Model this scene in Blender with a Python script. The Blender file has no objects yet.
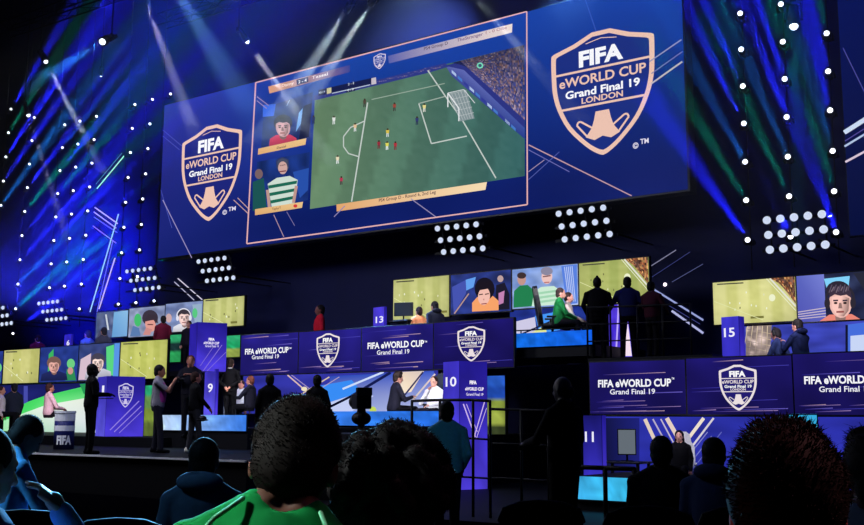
import bpy, bmesh, math, random
from mathutils import Vector, Matrix, noise

SC = bpy.context.scene
COL = SC.collection
rnd = random.Random(7)
RAD = math.radians

# ------------------------------------------------------------------ camera
F = 1068.0
CZ = 2.4
YAW, PITCH, ROLL = RAD(36.5), RAD(8.37), RAD(0.23)
cam_data = bpy.data.cameras.new('camera')
cam = bpy.data.objects.new('camera', cam_data)
COL.objects.link(cam)
SC.camera = cam
cam_data.sensor_width = 36.0
cam_data.lens = 36.0 * F / 864.0
cam_data.clip_start = 0.05
CAMROT = (Matrix.Rotation(YAW, 3, 'Z') @ Matrix.Rotation(math.pi / 2 + PITCH, 3, 'X') @ Matrix.Rotation(ROLL, 3, 'Z'))
CAMLOC = Vector((0, 0, CZ))
cam.matrix_world = Matrix.Translation(CAMLOC) @ CAMROT.to_4x4()


def ray(px, py):
    return CAMROT @ Vector(((px - 432.0) / F, -(py - 262.5) / F, -1.0))


def at(px, py, Y):
    d = ray(px, py)
    return CAMLOC + d * (Y / d.y)


def atd(px, py, depth):
    return CAMLOC + ray(px, py) * depth


# ------------------------------------------------------------------ world, exposure
world = bpy.data.worlds.new('world')
SC.world = world
world.use_nodes = True
world.node_tree.nodes['Background'].inputs[0].default_value = (0.1, 0.25, 1.0, 1)
world.node_tree.nodes['Background'].inputs[1].default_value = 0.0015
SC.view_settings.view_transform = 'Standard'
SC.view_settings.look = 'None'
SC.view_settings.exposure = 0.0
SC.view_settings.gamma = 1.0
SC.view_settings.use_curve_mapping = False
SC.cycles.volume_bounces = 0
SC.cycles.max_bounces = 4
SC.cycles.diffuse_bounces = 2
SC.cycles.glossy_bounces = 2
SC.cycles.use_denoising = True


def lin(c):
    out = []
    for v in c[:3]:
        v = v / 255.0
        out.append(v / 12.92 if v <= 0.04045 else ((v + 0.055) / 1.055) ** 2.4)
    return out


def light(kind, name, loc, target, col, energy, size=0.1, spot=None, blend=0.5, parent=None):
    l = bpy.data.lights.new(name, kind)
    l.color = col
    l.energy = energy
    if kind == 'AREA':
        l.size = size
    else:
        l.shadow_soft_size = size
    if spot:
        l.spot_size = RAD(spot)
        l.spot_blend = blend
    o = bpy.data.objects.new(name, l)
    COL.objects.link(o)
    o.location = loc
    o.rotation_euler = (Vector(target) - Vector(loc)).to_track_quat('-Z', 'Y').to_euler()
    return o


# added fill lights without fixtures, for the stage, back wall and audience
light('AREA', 'stage_fill', (-14, 11.5, 9.5), (-15, 19, 2.5), (0.75, 0.8, 1.0), 320, 3.0)  # added light to brighten the people on stage
light('AREA', 'stage_fill', (-22, 10.5, 9.5), (-20, 15, 2.2), (0.85, 0.85, 1.0), 700, 2.5)
light('SPOT', 'audience_fill', (-13, 12.5, 6.5), (-3.6, 2.3, 2.1), (0.2, 0.62, 1.0), 16000, 0.5, 16, 0.8)  # added blue light on the seated people at the left
light('SPOT', 'audience_fill', (-16, 11.0, 6.5), (-6.6, 4.6, 2.1), (0.08, 0.45, 1.0), 6500, 0.5, 20, 0.8)
light('SPOT', 'wall_fill', (-27, 15.5, 5.5), tuple(at(95, 262, 23.2)), (0.02, 0.025, 1.0), 52000, 1.0, 42, 1.0)  # added light to turn the left back wall blue
light('AREA', 'wall_fill', (-7, 16, 16), (-9, 23, 10), (0.02, 0.06, 1.0), 200, 4.0)
light('SPOT', 'seat_fill', (-5.2, -1.4, 6.0), tuple(atd(228, 520, 2.15)), (0.9, 1.0, 0.95), 2000, 0.3, 8.5, 0.5)  # unseen lights added to pick out single people in the audience
light('SPOT', 'seat_fill', (3.0, 4.5, 8.0), tuple(atd(790, 430, 1.65)), (1.0, 0.4, 0.42), 1000, 0.2, 9, 0.8)
light('SPOT', 'seat_fill', (-9.5, .8, 6.5), tuple(atd(42, 462, 7.5)), (0.22, 0.62, 1.0), 2600, 0.3, 18, 0.8)
light('SPOT', 'seat_fill', (-6.5, 0, 6.5), tuple(atd(208, 475, 6)), (0.3, 0.62, 1.0), 300, 0.3, 14, 0.8)
light('SPOT', 'seat_fill', (-8.5, 4.0, 6.5), tuple(atd(712, 470, 7.6)), (0.35, 0.55, 1.0), 380, 0.3, 9, 0.8)
light('SPOT', 'seat_fill', (-6.0, .5, 5.5), tuple(atd(860, 470, 3.6)), (0.5, 0.65, 1.0), 110, 0.3, 8, 0.8)
light('SPOT', 'seat_fill', (-3.4, .2, 1.6), tuple(atd(733, 500, 1.55)), (1.0, .2, .15), 26, 0.05, 5, 0.8)  # added low red light that reddens the ear
light('SPOT', 'seat_fill', (-3.0, 6.5, 8.0), tuple(atd(395, 425, 2.3)), (1.0, 0.4, 0.5), 90, 0.2, 9, 0.8)
light('SPOT', 'seat_fill', (-1.0, -2.5, 7.0), tuple(at(440, 425, 9.4)), (0.2, 0.75, 1.0), 260, 0.2, 8, 0.8)

for px, py, Y, en in ((415, 366, 17.2, 60), (243, 350, 16.9, 90), (555, 280, 19.6, 45), (785, 312, 19.6, 45), (50, 375, 16.8, 50), (430, 290, 19.8, 25), (679, 405, 18.2, 22), (150, 300, 19.6, 20)):
    a = at(px, py, Y)
    light('SPOT', 'booth_fill', a + Vector((0, 0, .5)), at(px, py + 24, Y + 1.9), (1.0, .95, 1.0), en * 6, .3, 62, .8)  # added light to brighten the people inside each booth

# ------------------------------------------------------------------ materials
MATS = {}


def mat(name, rgb, rough=0.6, metal=0.0, var=0.15, scale=12.0, bump=0.0, spec=0.3):
    key = (name, tuple(rgb), rough)
    if key in MATS:
        return MATS[key]
    m = bpy.data.materials.new(name)
    m.use_nodes = True
    nt = m.node_tree
    b = nt.nodes['Principled BSDF']
    tc = nt.nodes.new('ShaderNodeTexCoord')
    nz = nt.nodes.new('ShaderNodeTexNoise')
    nz.inputs['Scale'].default_value = scale
    nz.inputs['Detail'].default_value = 4
    nt.links.new(tc.outputs['Object'], nz.inputs['Vector'])
    mx = nt.nodes.new('ShaderNodeMix')
    mx.data_type = 'RGBA'
    c = lin(rgb)
    mx.inputs['A'].default_value = (*[v * (1 - var) for v in c], 1)
    mx.inputs['B'].default_value = (*[min(1, v * (1 + var)) for v in c], 1)
    nt.links.new(nz.outputs['Fac'], mx.inputs['Factor'])
    nt.links.new(mx.outputs['Result'], b.inputs['Base Color'])
    b.inputs['Roughness'].default_value = rough
    b.inputs['Metallic'].default_value = metal
    b.inputs['Specular IOR Level'].default_value = spec
    if bump:
        bp = nt.nodes.new('ShaderNodeBump')
        bp.inputs['Strength'].default_value = bump
        bp.inputs['Distance'].default_value = 0.02
        nt.links.new(nz.outputs['Fac'], bp.inputs['Height'])
        nt.links.new(bp.outputs['Normal'], b.inputs['Normal'])
    MATS[key] = m
    return m


def emit_mat(name, rgb, strength, sampling='AUTO'):
    key = (name, tuple(rgb), strength)
    if key in MATS:
        return MATS[key]
    m = bpy.data.materials.new(name)
    m.use_nodes = True
    nt = m.node_tree
    nt.nodes.clear()
    o = nt.nodes.new('ShaderNodeOutputMaterial')
    e = nt.nodes.new('ShaderNodeEmission')
    e.inputs[0].default_value = (*lin(rgb), 1)
    e.inputs[1].default_value = strength
    nt.links.new(e.outputs[0], o.inputs[0])
    m.cycles.emission_sampling = sampling
    MATS[key] = m
    return m


def screen_mat():
    if 'screen' in MATS:
        return MATS['screen']
    m = bpy.data.materials.new('screen_pixels')
    m.use_nodes = True
    nt = m.node_tree
    nt.nodes.clear()
    o = nt.nodes.new('ShaderNodeOutputMaterial')
    e = nt.nodes.new('ShaderNodeEmission')
    a = nt.nodes.new('ShaderNodeAttribute')
    a.attribute_name = 'Col'
    nt.links.new(a.outputs['Color'], e.inputs[0])
    nt.links.new(e.outputs[0], o.inputs[0])
    MATS['screen'] = m
    return m


BLACK_METAL = mat('black_metal', (10, 10, 14), 0.6, 0.0, spec=.15)
BLACK_PLASTIC = mat('black_plastic', (12, 13, 17), 0.5)
DARK_DECK = mat('dark_deck', (8, 9, 15), 0.6, 0, 0.3, 3.0, 0, .15)
CHAIR_FABRIC = mat('chair_fabric', (8, 8, 12), 0.9, 0, 0.3, 60, 0.2, .05)
LENS = emit_mat('lamp_lens', (236, 240, 255), 3.0, 'NONE')
BLINDER = emit_mat('blinder_lens', (206, 218, 242), 1.0, 'NONE')


# ------------------------------------------------------------------ object helpers
def tag(o, label=None, cat=None, group=None, kind=None):
    if label:
        o['label'] = label
    if cat:
        o['category'] = cat
    if group:
        o['group'] = group
    if kind:
        o['kind'] = kind
    return o


def empty(name, loc=(0, 0, 0), label=None, cat=None, group=None, rotz=0.0):
    o = bpy.data.objects.new(name, None)
    COL.objects.link(o)
    o.empty_display_size = 0.1
    o.matrix_world = Matrix.Translation(Vector(loc)) @ Matrix.Rotation(rotz, 4, 'Z')
    return tag(o, label, cat, group)


def link_mesh(name, me, material, parent=None, mw=None):
    o = bpy.data.objects.new(name, me)
    COL.objects.link(o)
    if material is not None and len(me.materials) == 0:
        for m in (material if isinstance(material, (list, tuple)) else [material]):
            me.materials.append(m)
    if parent is not None:
        o.parent = parent
    if mw is not None:
        o.matrix_local = mw
    return o


def obj(name, bm, material, parent=None, smooth=False):
    """bm in world coordinates if parent is None, else in the parent's local space"""
    me = bpy.data.meshes.new(name)
    bm.normal_update()
    bm.to_mesh(me)
    bm.free()
    if smooth:
        me.polygons.foreach_set('use_smooth', [True] * len(me.polygons))
    return link_mesh(name, me, material, parent)


def bm_box(bm, lo, hi, M=None, bevel=0.0):
    lo, hi = Vector(lo), Vector(hi)
    c, s = (lo + hi) / 2, hi - lo
    mm = Matrix.Translation(c) @ Matrix.Diagonal((abs(s.x), abs(s.y), abs(s.z), 1))
    if M is not None:
        mm = M @ mm
    r = bmesh.ops.create_cube(bm, size=1.0, matrix=mm)
    if bevel > 0:
        es = set()
        for v in r['verts']:
            es.update(v.link_edges)
        bmesh.ops.bevel(bm, geom=list(es), offset=bevel, segments=2, affect='EDGES', profile=0.5)


def box(lo, hi, bevel=0.0, M=None):
    bm = bmesh.new()
    bm_box(bm, lo, hi, M, bevel)
    return bm


def bm_cap(bm, p1, r1, p2, r2, seg=10, flat=False):
    """closed tapered capsule"""
    p1, p2 = Vector(p1), Vector(p2)
    ax = p2 - p1
    L = ax.length
    if L < 1e-6:
        ax = Vector((0, 0, 1))
        L = 1e-6
    ax.normalize()
    u = ax.orthogonal().normalized()
    w = ax.cross(u)
    rings = []
    if flat:
        prof = [(p1, r1), (p2, r2)]
    else:
        prof = []
        for a in (75, 45, 15):
            prof.append((p1 - ax * r1 * math.sin(RAD(a)), r1 * math.cos(RAD(a))))
        for a in (15, 45, 75):
            prof.append((p2 + ax * r2 * math.sin(RAD(a)), r2 * math.cos(RAD(a))))
    for c, r in prof:
        rings.append([bm.verts.new(c + (u * math.cos(2 * math.pi * k / seg) + w * math.sin(2 * math.pi * k / seg)) * r) for k in range(seg)])
    for a, b in zip(rings[:-1], rings[1:]):
        for k in range(seg):
            bm.faces.new((a[k], a[(k + 1) % seg], b[(k + 1) % seg], b[k]))
    bm.faces.new(list(reversed(rings[0])))
    bm.faces.new(rings[-1])


def tube(p1, p2, r, seg=8):
    bm = bmesh.new()
    bm_cap(bm, p1, r, p2, r, seg, True)
    return bm


def bm_ell(bm, c, r, M=None, seg=16):
    mm = Matrix.Translation(Vector(c)) @ Matrix.Diagonal((r[0], r[1], r[2], 1))
    if M is not None:
        mm = M @ mm
    bmesh.ops.create_uvsphere(bm, u_segments=seg, v_segments=max(6, seg * 2 // 3), radius=1.0, matrix=mm)


def bm_loft(bm, secs, M=None, seg=18):
    """closed elliptical loft; secs = [(centre, rx, ry)] with sections across local z"""
    rings = []
    for c, rx, ry in secs:
        ring = []
        for k in range(seg):
            a = 2 * math.pi * k / seg
            p = Vector(c) + Vector((rx * math.cos(a), ry * math.sin(a), 0))
            ring.append(bm.verts.new(M @ p if M is not None else p))
        rings.append(ring)
    for a, b in zip(rings[:-1], rings[1:]):
        for k in range(seg):
            bm.faces.new((a[k], a[(k + 1) % seg], b[(k + 1) % seg], b[k]))
    bm.faces.new(list(reversed(rings[0])))
    bm.faces.new(rings[-1])


def remesh(bm, voxel, smooth=3):
    """union of closed shapes -> one continuous surface (returns mesh)"""
    me = bpy.data.meshes.new('tmp')
    bm.normal_update()
    bm.to_mesh(me)
    bm.free()
    o = bpy.data.objects.new('tmp', me)
    COL.objects.link(o)
    r = o.modifiers.new('r', 'REMESH')
    r.mode = 'VOXEL'
    r.voxel_size = voxel
    if smooth:
        s = o.modifiers.new('s', 'SMOOTH')
        s.factor = 0.5
        s.iterations = smooth
    dg = bpy.context.evaluated_depsgraph_get()
    out = bpy.data.meshes.new_from_object(o.evaluated_get(dg), depsgraph=dg)
    bpy.data.objects.remove(o)
    bpy.data.meshes.remove(me)
    out.polygons.foreach_set('use_smooth', [True] * len(out.polygons))
    return out


# ------------------------------------------------------------------ lettering
TXT = {}


def text_mesh(s, bold=0.012):
    k = (s, bold)
    if k in TXT:
        return TXT[k]
    cu = bpy.data.curves.new('t', 'FONT')
    cu.body = s
    cu.size = 1.0
    cu.offset = bold
    cu.resolution_u = 3
    o = bpy.data.objects.new('t', cu)
    COL.objects.link(o)
    dg = bpy.context.evaluated_depsgraph_get()
    me = bpy.data.meshes.new_from_object(o.evaluated_get(dg), depsgraph=dg)
    bpy.data.objects.remove(o)
    V = [(v.co.x, v.co.y) for v in me.vertices]
    P = [list(p.vertices) for p in me.polygons]
    x0 = min(v[0] for v in V)
    x1 = max(v[0] for v in V)
    V = [((x - x0) / (x1 - x0), y / 0.72) for x, y in V]
    TXT[k] = (V, P)
    return TXT[k]


# ------------------------------------------------------------------ flat pictures on screens
class Paint:
    """coloured shapes lying on the plane of a screen (origin p0, horizontal axis ux, facing n)"""

    def __init__(s, p0, n=(0, -1, 0), strength=1.0, base=0):
        s.p0 = Vector(p0)
        s.n = Vector(n).normalized()
        s.ux = Vector((0, 0, 1)).cross(s.n).normalized()
        if s.ux.dot(CAMROT @ Vector((1, 0, 0))) < 0:
            s.ux = -s.ux
        s.k = strength
        s.layer = base
        s.V, s.Fc, s.C = [], [], []
        s.clip = None

    def pt(s, px, py):
        d = ray(px, py)
        t = (s.p0 - CAMLOC).dot(s.n) / d.dot(s.n)
        return CAMLOC + d * t

    def add(s, pts, cols):
        if s.clip:
            for ax, lim, sg in ((0, s.clip[0], 1), (0, s.clip[1], -1), (2, s.clip[2], 1), (2, s.clip[3], -1)):
                P2, C2 = [], []
                n = len(pts)
                for k in range(n):
                    a, b, ca, cb = pts[k], pts[(k + 1) % n], cols[k], cols[(k + 1) % n]
                    da, db = sg * (a[ax] - lim), sg * (b[ax] - lim)
                    if da >= -1e-5:
                        P2.append(a)
                        C2.append(ca)
                    if (da > 1e-5 and db < -1e-5) or (da < -1e-5 and db > 1e-5):
                        t = da / (da - db)
                        P2.append(a.lerp(b, t))
                        C2.append(tuple(ca[j] * (1 - t) + cb[j] * t for j in range(4)))
                pts, cols = P2, C2
                if len(pts) < 3:
                    return
        i = len(s.V)
        off = s.n * (0.0025 * s.layer)
        for p in pts:
            s.V.append(p + off)
        s.Fc.append(list(range(i, i + len(pts))))
        s.C.append(cols)

    def _c(s, c):
        return (*[v * s.k for v in lin(c)], 1)

    def poly(s, pts, c, up=True):
        if up:
            s.layer += 1
        P = [s.pt(*p) for p in pts]
        cc = [s._c(x) for x in c] if isinstance(c[0], (tuple, list)) else [s._c(c)] * len(pts)
        s.add(P, cc)

    def ell(s, cx, cy, rx, ry, c, rot=0, n=18, up=True):
        a0 = RAD(rot)
        pts = []
        for k in range(n):
            a = 2 * math.pi * k / n
            x, y = rx * math.cos(a), ry * math.sin(a)
            pts.append((cx + x * math.cos(a0) - y * math.sin(a0), cy + x * math.sin(a0) + y * math.cos(a0)))
        s.poly(pts, c, up)

    def line(s, p, q, w, c, c2=None, up=True):
        dx, dy = q[0] - p[0], q[1] - p[1]
        L = math.hypot(dx, dy) or 1
        nx, ny = -dy / L * w / 2, dx / L * w / 2
        pts = [(p[0] + nx, p[1] + ny), (q[0] + nx, q[1] + ny), (q[0] - nx, q[1] - ny), (p[0] - nx, p[1] - ny)]
        c2 = c2 or c
        s.poly(pts, [c, c2, c2, c], up)

    def path(s, pts, w, c):
        s.layer += 1
        for a, b in zip(pts[:-1], pts[1:]):
            s.line(a, b, w, c, up=False)

    def grid(s, q, nx, ny, fn, smooth=True):
        """q: four pixel corners tl, tr, br, bl; fn(u,v)->colour or None"""
        s.layer += 1

        def bl(u, v):
            a = [q[0][i] * (1 - u) + q[1][i] * u for i in (0, 1)]
            b = [q[3][i] * (1 - u) + q[2][i] * u for i in (0, 1)]
            return (a[0] * (1 - v) + b[0] * v, a[1] * (1 - v) + b[1] * v)
        for i in range(nx):
            for j in range(ny):
                if smooth:
                    c = [fn(i / nx, j / ny), fn((i + 1) / nx, j / ny), fn((i + 1) / nx, (j + 1) / ny), fn(i / nx, (j + 1) / ny)]
                else:
                    c = fn((i + .5) / nx, (j + .5) / ny)
                s.poly([bl(i / nx, j / ny), bl((i + 1) / nx, j / ny), bl((i + 1) / nx, (j + 1) / ny), bl(i / nx, (j + 1) / ny)], c, up=False)

    def level(s, px, z):
        """pixel row where column px meets height z on the plane"""
        lo, hi = -900.0, 1400.0
        for _ in range(40):
            m = (lo + hi) / 2
            if s.pt(px, m).z > z:
                lo = m
            else:
                hi = m
        return (lo + hi) / 2

    def text(s, txt, x0, x1, ybase, h, c, bold=0.012):
        """fit text between pixel columns x0..x1, baseline pixel ybase at x0, cap height h pixels"""
        s.layer += 1
        A = s.pt(x0, ybase)
        B = s.pt(x1, s.level(x1, A.z))
        H = s.pt(x0, ybase - h).z - A.z
        s.text_world(txt, A, B, H, c, bold)

    def text_world(s, txt, A, B, H, c, bold=0.012):
        V, P = text_mesh(txt, bold)
        i = len(s.V)
        off = s.n * (0.0025 * s.layer)
        for x, y in V:
            s.V.append(A + (B - A) * x + Vector((0, 0, H * y)) + off)
        cc = s._c(c)
        for p in P:
            s.Fc.append([i + k for k in p])
            s.C.append([cc] * len(p))

    def shield(s, xl, xr, yc, yb, line=(236, 196, 176), fill=None, wide=0.085, white=(250, 250, 255), detail=True):
        """crest; xl/xr its side columns, yc pixel row of its shoulders at the middle, yb row of the lower tip"""
        xm = (xl + xr) / 2
        O = s.pt(xm, yc)
        w = (s.pt(xr, yc) - s.pt(xl, yc)).dot(s.ux) / 2
        vs = (O.z - s.pt(xm, yb).z) / (2.13 * w)

        def P(x, y):
            return O + s.ux * (x * w) + Vector((0, 0, y * w * vs))
        right = [(0, .30), (.18, .30), (.55, .14), (.9, .04), (.97, 0.01), (1.0, -.06), (.995, -.5), (.97, -.8), (.88, -1.13), (.68, -1.53), (.35, -1.9), (.12, -2.08), (0, -2.13)]
        fine = []
        ctl = right[3:]
        for i in range(len(ctl) - 1):
            p0, p1, p2, p3 = ctl[max(0, i - 1)], ctl[i], ctl[i + 1], ctl[min(len(ctl) - 1, i + 2)]
            for t in (0, .34, .67):
                fine.append(tuple(.5 * (2 * p1[k] + (p2[k] - p0[k]) * t + (2 * p0[k] - 5 * p1[k] + 4 * p2[k] - p3[k]) * t * t + (3 * p1[k] - p0[k] - 3 * p2[k] + p3[k]) * t ** 3) for k in (0, 1)))
        right = right[:3] + fine + [right[-1]]
        left = [(-x, y) for x, y in right[1:-1]][::-1]
        ring = right + left
        ins = []
        cx, cy = 0, -.85
        for x, y in ring:
            k = 1 - wide * (1.15 if abs(x) < .3 else 1.0)
            ins.append(((x - cx) * (1 - wide * 1.25), (y - cy) * (1 - wide) + cy))
        if fill:
            s.layer += 1
            s.add([P(x, y) for x, y in ring], [s._c(fill)] * len(ring))
        s.layer += 1
        n = len(ring)
        lc = s._c(line)
        for k in range(n):
            a, b = ring[k], ring[(k + 1) % n]
            c, d = ins[(k + 1) % n], ins[k]
            s.add([P(*a), P(*b), P(*c), P(*d)], [lc] * 4)

        def bar(x0, y0, x1, y1, t):
            s.add([P(x0, y0 - t), P(x1, y1 - t), P(x1, y1 + t), P(x0, y0 + t)], [lc] * 4)
        bar(-.95, -.42, .95, -.42, .022)
        bar(-.86, -1.13, .86, -1.13, .022)
        if detail:
            bar(-.3, .10, 0, .155, .008)
            bar(0, .155, .3, .10, .008)

        def tx(t, x0, x1, y0, h, c, b=.02):
            s.text_world(t, P(x0, y0), P(x1, y0), h * w * vs, c, b)
        s.layer += 1
        tx('FIFA', -.44, .42, -.33, .30, white, .045)
        tx('eWORLD CUP', -.84, .84, -.69, .185, line, .022)
        tx('Grand Final 19', -.72, .72, -.92, .15, white, .03)
        tx('LONDON', -.4, .4, -1.07, .115, line, .025)
        # trophy base emblem
        body = [(-.13, -1.27), (.13, -1.27), (.16, -1.42), (.21, -1.58), (.33, -1.74), (.16, -1.82), (0, -1.76), (-.16, -1.82), (-.33, -1.74), (-.21, -1.58), (-.16, -1.42)]
        s.add([P(x, y) for x, y in body], [lc] * len(body))
        for sg in (-1, 1):
            wing = [(.16, -1.66), (.30, -1.73), (.50, -1.48), (.47, -1.42), (.42, -1.42), (.17, -1.60)]
            for a, b in zip(wing, wing[1:] + wing[:1]):
                d = Vector((b[0] - a[0], b[1] - a[1]))
                d.normalize()
                nx, ny = -d.y * .018, d.x * .018
                s.add([P(sg * (a[0] + nx), a[1] + ny), P(sg * (b[0] + nx), b[1] + ny), P(sg * (b[0] - nx), b[1] - ny), P(sg * (a[0] - nx), a[1] - ny)], [lc] * 4)

    def face(s, cx, cy, r, skin, hair, shirt, headset=None, lean=0, w=2.3, hairk=1.0, sh=None):
        """portrait on a video picture; r = half face width in pixels"""
        dk = tuple(int(v * .62) for v in skin)
        shd = tuple(int(v * .75) for v in shirt)
        s.poly([(cx - r * w, cy + r * 2.9), (cx - r * w * .92, cy + r * 1.6), (cx - r * 1.0, cy + r * 1.05), (cx + r * 1.0, cy + r * 1.0), (cx + r * w * .92, cy + r * 1.5), (cx + r * w, cy + r * 2.7)],
               [shd, shirt, shirt, shirt, shirt, shd])
        s.poly([(cx - r * .5, cy + r * .7), (cx + r * .5, cy + r * .7), (cx + r * .45, cy + r * 1.5), (cx, cy + r * 1.75), (cx - r * .45, cy + r * 1.5)], dk)
        s.ell(cx, cy - r * .6, r * 1.14 * hairk, r * 1.05 * hairk, hair, lean)
        s.ell(cx, cy, r, r * 1.35, skin, lean)
        hi = tuple(min(255, int(v * 1.07)) for v in skin)
        s.poly([(cx - r * .75, cy - r * .5), (cx + r * .1, cy - r * .7), (cx + r * .8, cy - r * .4), (cx + r * .72, cy + r * .7), (cx + r * .3, cy + r * 1.22), (cx - r * .3, cy + r * 1.15), (cx - r * .72, cy + r * .5)], [hi, hi, dk, dk, dk, hi, hi])
        s.poly([(cx - r * 1.02, cy - r * .45), (cx - r * .9, cy - r * 1.2), (cx, cy - r * 1.55), (cx + r * .9, cy - r * 1.2), (cx + r * 1.02, cy - r * .4), (cx + r * .55, cy - r * .72), (cx, cy - r * .62), (cx - r * .5, cy - r * .75)], hair)
        for q in (-.42, .42):
            s.line((cx + (q - .22) * r, cy - r * .2), (cx + (q + .22) * r, cy - r * .22), r * .14, hair)
            s.ell(cx + q * r, cy + r * .02, r * .17, r * .1, (40, 28, 30))
        s.poly([(cx - r * .1, cy), (cx + r * .1, cy), (cx + r * .2, cy + r * .5), (cx - r * .18, cy + r * .5)], dk)
        s.line((cx - r * .34, cy + r * .82), (cx + r * .34, cy + r * .80), r * .16, (150, 80, 78))
        if headset:
            s.ell(cx - r * 1.15, cy + r * .05, r * .26, r * .5, headset)
            s.ell(cx + r * 1.15, cy + r * .0, r * .26, r * .5, headset)
            pts = [(cx + r * 1.25 * math.cos(RAD(a)), cy - r * .3 - r * 1.35 * math.sin(RAD(a))) for a in range(0, 181, 20)]
            s.path(pts, r * .2, headset)

    def build(s, name, parent=None, material=None):
        me = bpy.data.meshes.new(name)
        inv = parent.matrix_world.inverted() if parent is not None else Matrix.Identity(4)
        me.from_pydata([inv @ v for v in s.V], [], s.Fc)
        ca = me.color_attributes.new('Col', 'FLOAT_COLOR', 'CORNER')
        flat = []
        for c in s.C:
            for q in c:
                flat.extend(q)
        ca.data.foreach_set('color', flat)
        return link_mesh(name, me, material or screen_mat(), parent)


NAVY = (24, 22, 112)


def streaks(P, x0, x1, y0, y1, n, seed, cols=((92, 84, 190), (130, 110, 190), (60, 60, 170)), slope=-.03):
    r = random.Random(seed)
    for k in range(n):
        a = x0 + (x1 - x0) * r.random() * .6
        b = min(x1 - .5, a + (x1 - x0) * (.25 + .6 * r.random()))
        y = y0 + 1.5 + (y1 - y0 - 3) * r.random()
        c = r.choice(cols)
        P.line((a, y), (b, y + slope * (b - a)), .5 + .5 * r.random(), NAVY if r.random() < .5 else c, c)


def panel(name, x0, x1, ytl, ytr, ybl, ybr, Y, label, cat, group=None, thick=.09, bez=.025, depth_mat=None):
    """a display box whose front lies in the plane y=Y and whose picture spans the given pixel corners"""
    a, b, c, d = at(x0, ytl, Y), at(x1, ytr, Y), at(x1, ybr, Y), at(x0, ybl, Y)
    xl, xr = (a.x + d.x) / 2, (b.x + c.x) / 2
    zt, zb = (a.z + b.z) / 2, (c.z + d.z) / 2
    e = empty(name, ((xl + xr) / 2, Y, zb), label, cat, group)
    bm = box((xl - bez - e.location.x, .0, zb - bez - e.location.z), (xr + bez - e.location.x, thick, zt + bez - e.location.z), .006)
    obj('housing', bm, depth_mat or BLACK_PLASTIC, e)
    P = Paint((0, Y - .002, 0))
    P.clip = (xl, xr, zb, zt)
    return e, P, (xl, xr, zb, zt)


def px_quad(P, xl, xr, zb, zt, m=0.0):
    """pixel corners tl,tr,br,bl of a world rectangle on P's plane (plane faces -y)"""
    Y = P.p0.y
    from_w = lambda x, z: project(Vector((x, Y, z)))
    return [from_w(xl + m, zt - m), from_w(xr - m, zt - m), from_w(xr - m, zb + m), from_w(xl + m, zb + m)]


def project(p):
    q = CAMROT.transposed() @ (Vector(p) - CAMLOC)
    return (432.0 + F * q.x / -q.z, 262.5 - F * q.y / -q.z)


# ================================================================== THE HALL
def struct(name, bm, m):
    o = obj(name, bm, m)
    o['kind'] = 'structure'
    return o


WALL = mat('wall_paint', (7, 14, 60), 0.8, 0, .25, 1.2)
WALL_DARK = mat('dark_wall', (9, 10, 20), 0.85, 0, .25, 1.2)
XL, XR = -44.0, 9.0
struct('floor', box((XL, -7, .9), (XR, 12.6, 1.0)), mat('floor_carpet', (2, 2, 4), .9, 0, .3, 30, 0, 0))
struct('floor_riser', box((XL + 30, -7, 1.0), (XR, 3.0, 1.2)), mat('floor_carpet', (2, 2, 4), .9, 0, .3, 30, 0, 0))
struct('wall_back', box((XL, 23.2, .9), (XR, 23.5, 24)), WALL)
struct('wall_left', box((XL - .3, -7, .9), (XL, 23.5, 24)), WALL_DARK)
struct('wall_right', box((XR, -7, .9), (XR + .3, 23.5, 24)), WALL_DARK)
struct('wall_front', box((XL, -7.3, .9), (XR, -7, 24)), WALL_DARK)
struct('ceiling', box((XL - .3, -7.3, 24), (XR + .3, 23.5, 24.3)), WALL_DARK)

xs = at(247, 445, 12.6).x
STAGE = 1.71
struct('stage_floor', box((XL, 12.6, .9), (xs, 23.2, STAGE)), DARK_DECK)
struct('stage_edge_trim', box((XL, 12.56, STAGE - .02), (xs, 12.6, STAGE + .012)), mat('edge_strip', (240, 244, 255), .5))
struct('middle_floor', box((xs, 12.6, .9), (XR, 23.2, 1.0)), DARK_DECK)
STEP = at(126, 437, 17.0).z
struct('stage_step', box((XL, 16.9, STAGE), (at(160, 437, 16.9).x, 23.2, STEP)), DARK_DECK)

# booth platforms with glowing fronts (structure slab + lit fascia)


def platform(name, x0, x1, ytl, ybl, Y, back, colL, colR, label, drop=None, glow=1.0, sink=0.0):
    a, b = at(x0, ytl, Y), at(x0, ybl, Y)
    xr = at(x1, ytl, Y).x
    zt, zb = a.z, b.z
    e = empty(name, ((a.x + xr) / 2, Y, drop if drop is not None else zb), label, 'platform')
    iv = -e.location
    obj('deck', box(Vector((a.x, Y + .05, drop if drop is not None else zb)) + iv, Vector((xr, back, zt - sink)) + iv), DARK_DECK, e)
    P = Paint((0, Y, 0), strength=glow)
    q = px_quad(P, a.x, xr, zb, zt)

    def fn(u, v):
        n = noise.noise(Vector((u * 9 + x0, v * 2, 3.1))) * .25 + noise.noise(Vector((u * 30 + x0, v * 6, 7))) * .1
        return tuple(max(0, min(255, (colL[i] * (1 - u) + colR[i] * u) * (1 + n))) for i in range(3))
    P.grid(q, 36, 4, fn)
    bm = box(Vector((a.x, Y + .003, zb)) + iv, Vector((xr, Y + .05, zt)) + iv)
    obj('fascia_backing', bm, BLACK_PLASTIC, e)
    P.build('lit_fascia', e)
    return zt


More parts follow.
